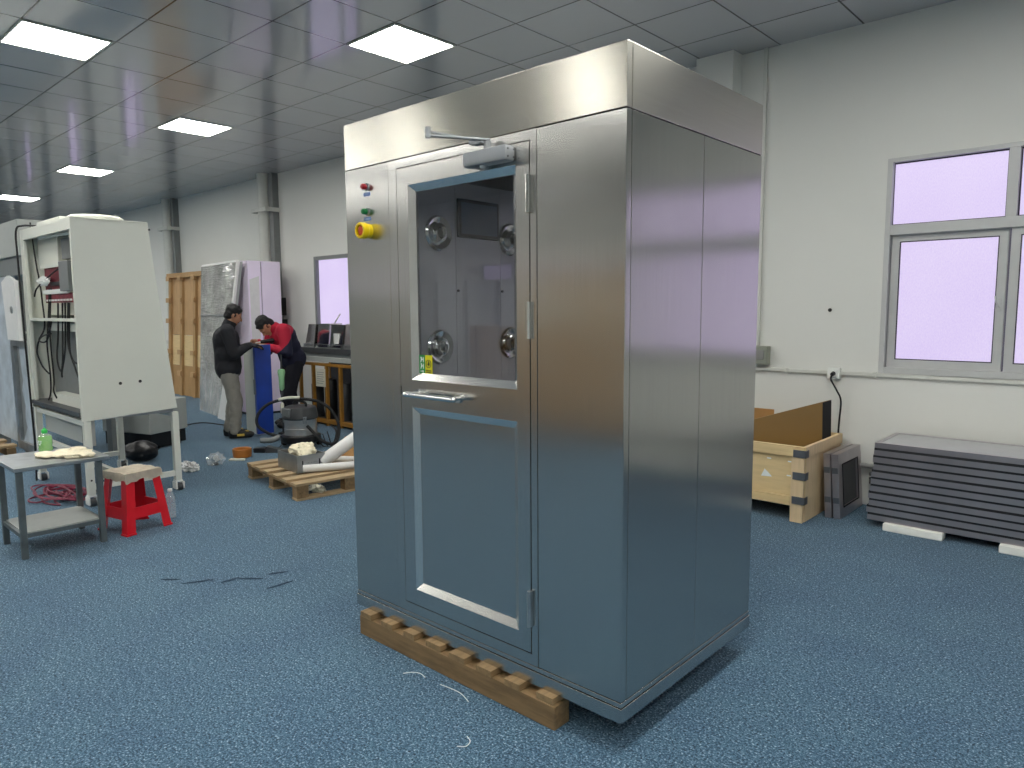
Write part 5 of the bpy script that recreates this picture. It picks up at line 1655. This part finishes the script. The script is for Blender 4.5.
# small pallet with the steel box, rags, white tubes and cardboard
pz = R(-7.6)
mp = Matrix.Translation((-5.94, 3.00, 0)) @ Matrix.Rotation(pz, 4, 'Z')
sp2 = thing('small_pallet', 'small wooden block pallet carrying a steel box beside the steel cabinet', 'pallet', (-5.94, 3.00, 0), pz)
PX, PY = 1.06, 0.92
for k, x in enumerate((0.0, PX / 2 - 0.05, PX - 0.10)):
    MB().box(x, x + 0.10, 0.0, PY, 0.0, 0.018, 0.002).xform(mp).build('bottom_runner', M['pallet_wood_y'], sp2)
    for y in (0.0, PY / 2 - 0.05, PY - 0.10):
        MB().box(x + 0.005, x + 0.095, y + 0.003, y + 0.10, 0.018, 0.098, 0.003).xform(mp).build('block', M['pallet_wood'], sp2)
for y in (0.0, PY / 2 - 0.05, PY - 0.10):
    MB().box(0, PX, y, y + 0.10, 0.098, 0.116, 0.002).xform(mp).build('cross_board', M['pallet_wood'], sp2)
for k in range(6):
    x = k * (PX - 0.11) / 5
    MB().box(x, x + (0.11 if k != 2 else 0.09), -0.004, PY + 0.004, 0.116, 0.136, 0.002).xform(mp).build('deck_board', M['pallet_wood_y'], sp2)
bxr = R(-6)
mb_ = Matrix.Translation((-5.585, 3.10, 0.136)) @ Matrix.Rotation(bxr, 4, 'Z')
sb = thing('steel_box', 'open grey steel box full of cream rags on the small pallet', 'box', (-5.585, 3.10, 0.136), bxr)
BL, BW_, BH = 0.375, 0.25, 0.145
MB().box(0, BL, 0, 0.008, 0, BH).box(0, BL, BW_ - 0.008, BW_, 0, BH).box(0, 0.008, 0.008, BW_ - 0.008, 0, BH).box(BL - 0.008, BL, 0.008, BW_ - 0.008, 0, BH).box(0.008, BL - 0.008, 0.008, BW_ - 0.008, 0, 0.006).xform(mb_).build('box_shell', M['steel_dull'], sb, smooth=False)
for y in (0.045, BW_ - 0.055):
    MB().box(BL, BL + 0.0012, y, y + 0.010, 0.05, 0.10).xform(mb_).build('slot', M['black_plastic'], sb)
pr = MB()
for k in range(7):
    y = 0.085 + k * 0.0135
    pr.box(BL, BL + 0.001, y, y + 0.008, 0.072, 0.075).box(BL, BL + 0.001, y, y + 0.003, 0.072, 0.084)
pr.xform(mb_).build('box_print', M['mid_grey'], sb)
rg = MB()
for k, (x, y, z, s) in enumerate([(0.12, 0.13, 0.140, 0.075), (0.20, 0.12, 0.165, 0.085), (0.27, 0.14, 0.150, 0.075), (0.16, 0.10, 0.150, 0.07), (0.22, 0.16, 0.185, 0.06), (0.30, 0.10, 0.135, 0.05)]):
    rg.blob((x, y, z), (s * 1.15, s * 0.95, s * 0.62), 0.5, 2.6, k + 20, 4)
rgf = fuse(rg, 0.008, 2)
rgf.xform(mb_)
solo('cream_rag', 'cream cotton rags heaped in the steel box on the small pallet', 'rags', rgf, M['cream_cloth'], (-5.4, 3.2, 0.24))
solo('white_tube', 'thick white film roll propped slanting on the small pallet', 'roll', MB().lathe([(0.02, 0.004), (0.02, 0.0), (0.052, 0.0), (0.054, 0.004), (0.054, 0.62), (0.052, 0.624), (0.02, 0.624), (0.02, 0.62)], (-5.22, 3.30, 0.195), (0.20, 0.42, 0.30), 28), M['white_film'], (-5.22, 3.30, 0.136))
solo('white_tube', 'thin white tube lying flat across the small pallet under the slanting roll', 'roll', MB().cyl((-5.19, 3.10, 0.172), (-4.93, 3.62, 0.172), 0.032, None, 20), M['white_film'], (-5.1, 3.3, 0.14))
solo('white_tube', 'short white tube end sticking out behind the steel box on the pallet', 'roll', MB().cyl((-5.46, 3.46, 0.166), (-5.20, 3.62, 0.166), 0.028, None, 18), M['white_film'], (-5.3, 3.55, 0.137))
cbd = MB().hexa([(-5.66, 3.66, 0.138), (-5.12, 3.62, 0.138), (-5.12, 3.626, 0.138), (-5.66, 3.666, 0.138)], [(-5.60, 3.80, 0.30), (-5.06, 3.76, 0.34), (-5.06, 3.766, 0.34), (-5.60, 3.806, 0.30)])
solo('cardboard_flap', 'brown cardboard sheet propped up at the rear of the small pallet', 'cardboard', cbd, M['cardboard'], (-5.35, 3.65, 0.138))
solo('paper_scrap', 'crumpled pale paper on the carpet under the edge of the small pallet', 'scrap', MB().blob((-5.02, 3.12, 0.034), (0.10, 0.045, 0.03), 0.6, 2.6, 4, 4, -0.03), M['paper'], (-5.02, 3.12, 0))

# threads and scuffs on the carpet in front
for k, (pts, s) in enumerate([([(-2.207, 1.739), (-2.186, 1.769), (-2.155, 1.785), (-2.116, 1.778)], 'short white thread on the carpet below the left end of the pallet'),
                              ([(-2.03, 1.782), (-1.973, 1.790), (-1.917, 1.790), (-1.856, 1.770)], 'curved white thread on the carpet in front of the middle of the pallet'),
                              ([(-1.686, 1.551), (-1.663, 1.572), (-1.673, 1.601), (-1.702, 1.614)], 'hooked white thread on the carpet nearest the camera')]):
    solo('loose_thread', s, 'thread', MB().tube([(x, y, 0.003) for x, y in pts], 0.0016, 5, 6), M['thread'], (pts[0][0], pts[0][1], 0))
random.seed(9)
for k, (x, y) in enumerate([(-3.98, 1.53), (-3.83, 1.62), (-3.72, 1.75), (-3.66, 1.83), (-3.62, 1.98), (-3.45, 1.90)]):
    mb = MB().blob((x, y, 0.003), (0.05 + 0.02 * (k % 2), 0.010, 0.002), 0.5, 2.5, k, 3)
    bmesh.ops.rotate(mb.b, verts=mb.b.verts, cent=(x, y, 0), matrix=Matrix.Rotation(R(40 + 25 * (k % 3)), 3, 'Z'))
    solo('carpet_scuff', 'small dark scuff in the row of marks on the open carpet', 'scuff', mb, M['scuff'], (x, y, 0), 'dark scuffs on the carpet')

# ------------------------------------------------------------------ unseen crates and lockers added for the cabinet's steel and glass to mirror
def back_crate(x, y, w, d, h, label):
    t = thing('unseen_crate', label, 'crate', (x, y, 0))
    MB().box(x - w / 2, x + w / 2, y - d / 2, y + d / 2, 0.08, h - 0.02).build('crate_body', M['crate_wood'], t)
    for z in (0.08, h * 0.5, h - 0.1):
        MB().box(x - w / 2 - 0.02, x + w / 2 + 0.02, y + d / 2, y + d / 2 + 0.025, z, z + 0.1, 0.004).build('batten', M['osb'], t)
    for s in (-1, 0, 1):
        MB().box(x + s * (w / 2 - 0.05) - 0.05, x + s * (w / 2 - 0.05) + 0.05, y + d / 2 + 0.025, y + d / 2 + 0.05, 0.0, h, 0.004).build('batten', M['osb'], t)
    MB().box(x - w / 2, x + w / 2, y - d / 2, y - d / 2 + 0.1, 0.0, 0.08).build('skid', M['osb'], t)
    return t


back_crate(-4.55, -2.9, 1.5, 0.8, 1.92, 'tall brown wooden crate added unseen for the cabinet front to mirror')
back_crate(-6.3, -3.4, 1.3, 0.8, 1.25, 'brown wooden crate added unseen beside the taller crate for the cabinet front to mirror')
gc = thing('unseen_grey_locker', 'mid grey steel locker added unseen for the control panel of the steel cabinet to mirror', 'locker', (-7.3, -1.5, 0))
MB().box(-7.9, -6.7, -1.9, -1.3, 0.06, 1.65, 0.006).build('body', M['mid_grey'], gc)
for x in (-7.88, -7.29):
    MB().box(x, x + 0.57, -1.3, -1.285, 0.10, 1.62, 0.004).build('locker_door', M['grey_panel'], gc)
MB().box(-7.88, -6.72, -1.88, -1.32, 0.0, 0.06).build('plinth', M['dark_grey'], gc)
for k in range(4):
    x = -10.3 + k * 0.75
    t = thing('unseen_pale_locker', 'pale locker added unseen to mirror in the door glass, %s in its row' % ['first', 'second', 'third', 'fourth'][k], 'locker', (x, -4.9, 0))
    MB().box(x, x + 0.68, -5.2, -4.7, 0.05, 1.95, 0.006).build('body', M['white_metal'], t)
    MB().box(x + 0.03, x + 0.65, -4.7, -4.68, 0.10, 1.90, 0.004).build('locker_door', M['white_plastic'], t)
    MB().box(x + 0.03, x + 0.65, -5.15, -4.75, 0.0, 0.05).build('plinth', M['dark_grey'], t)
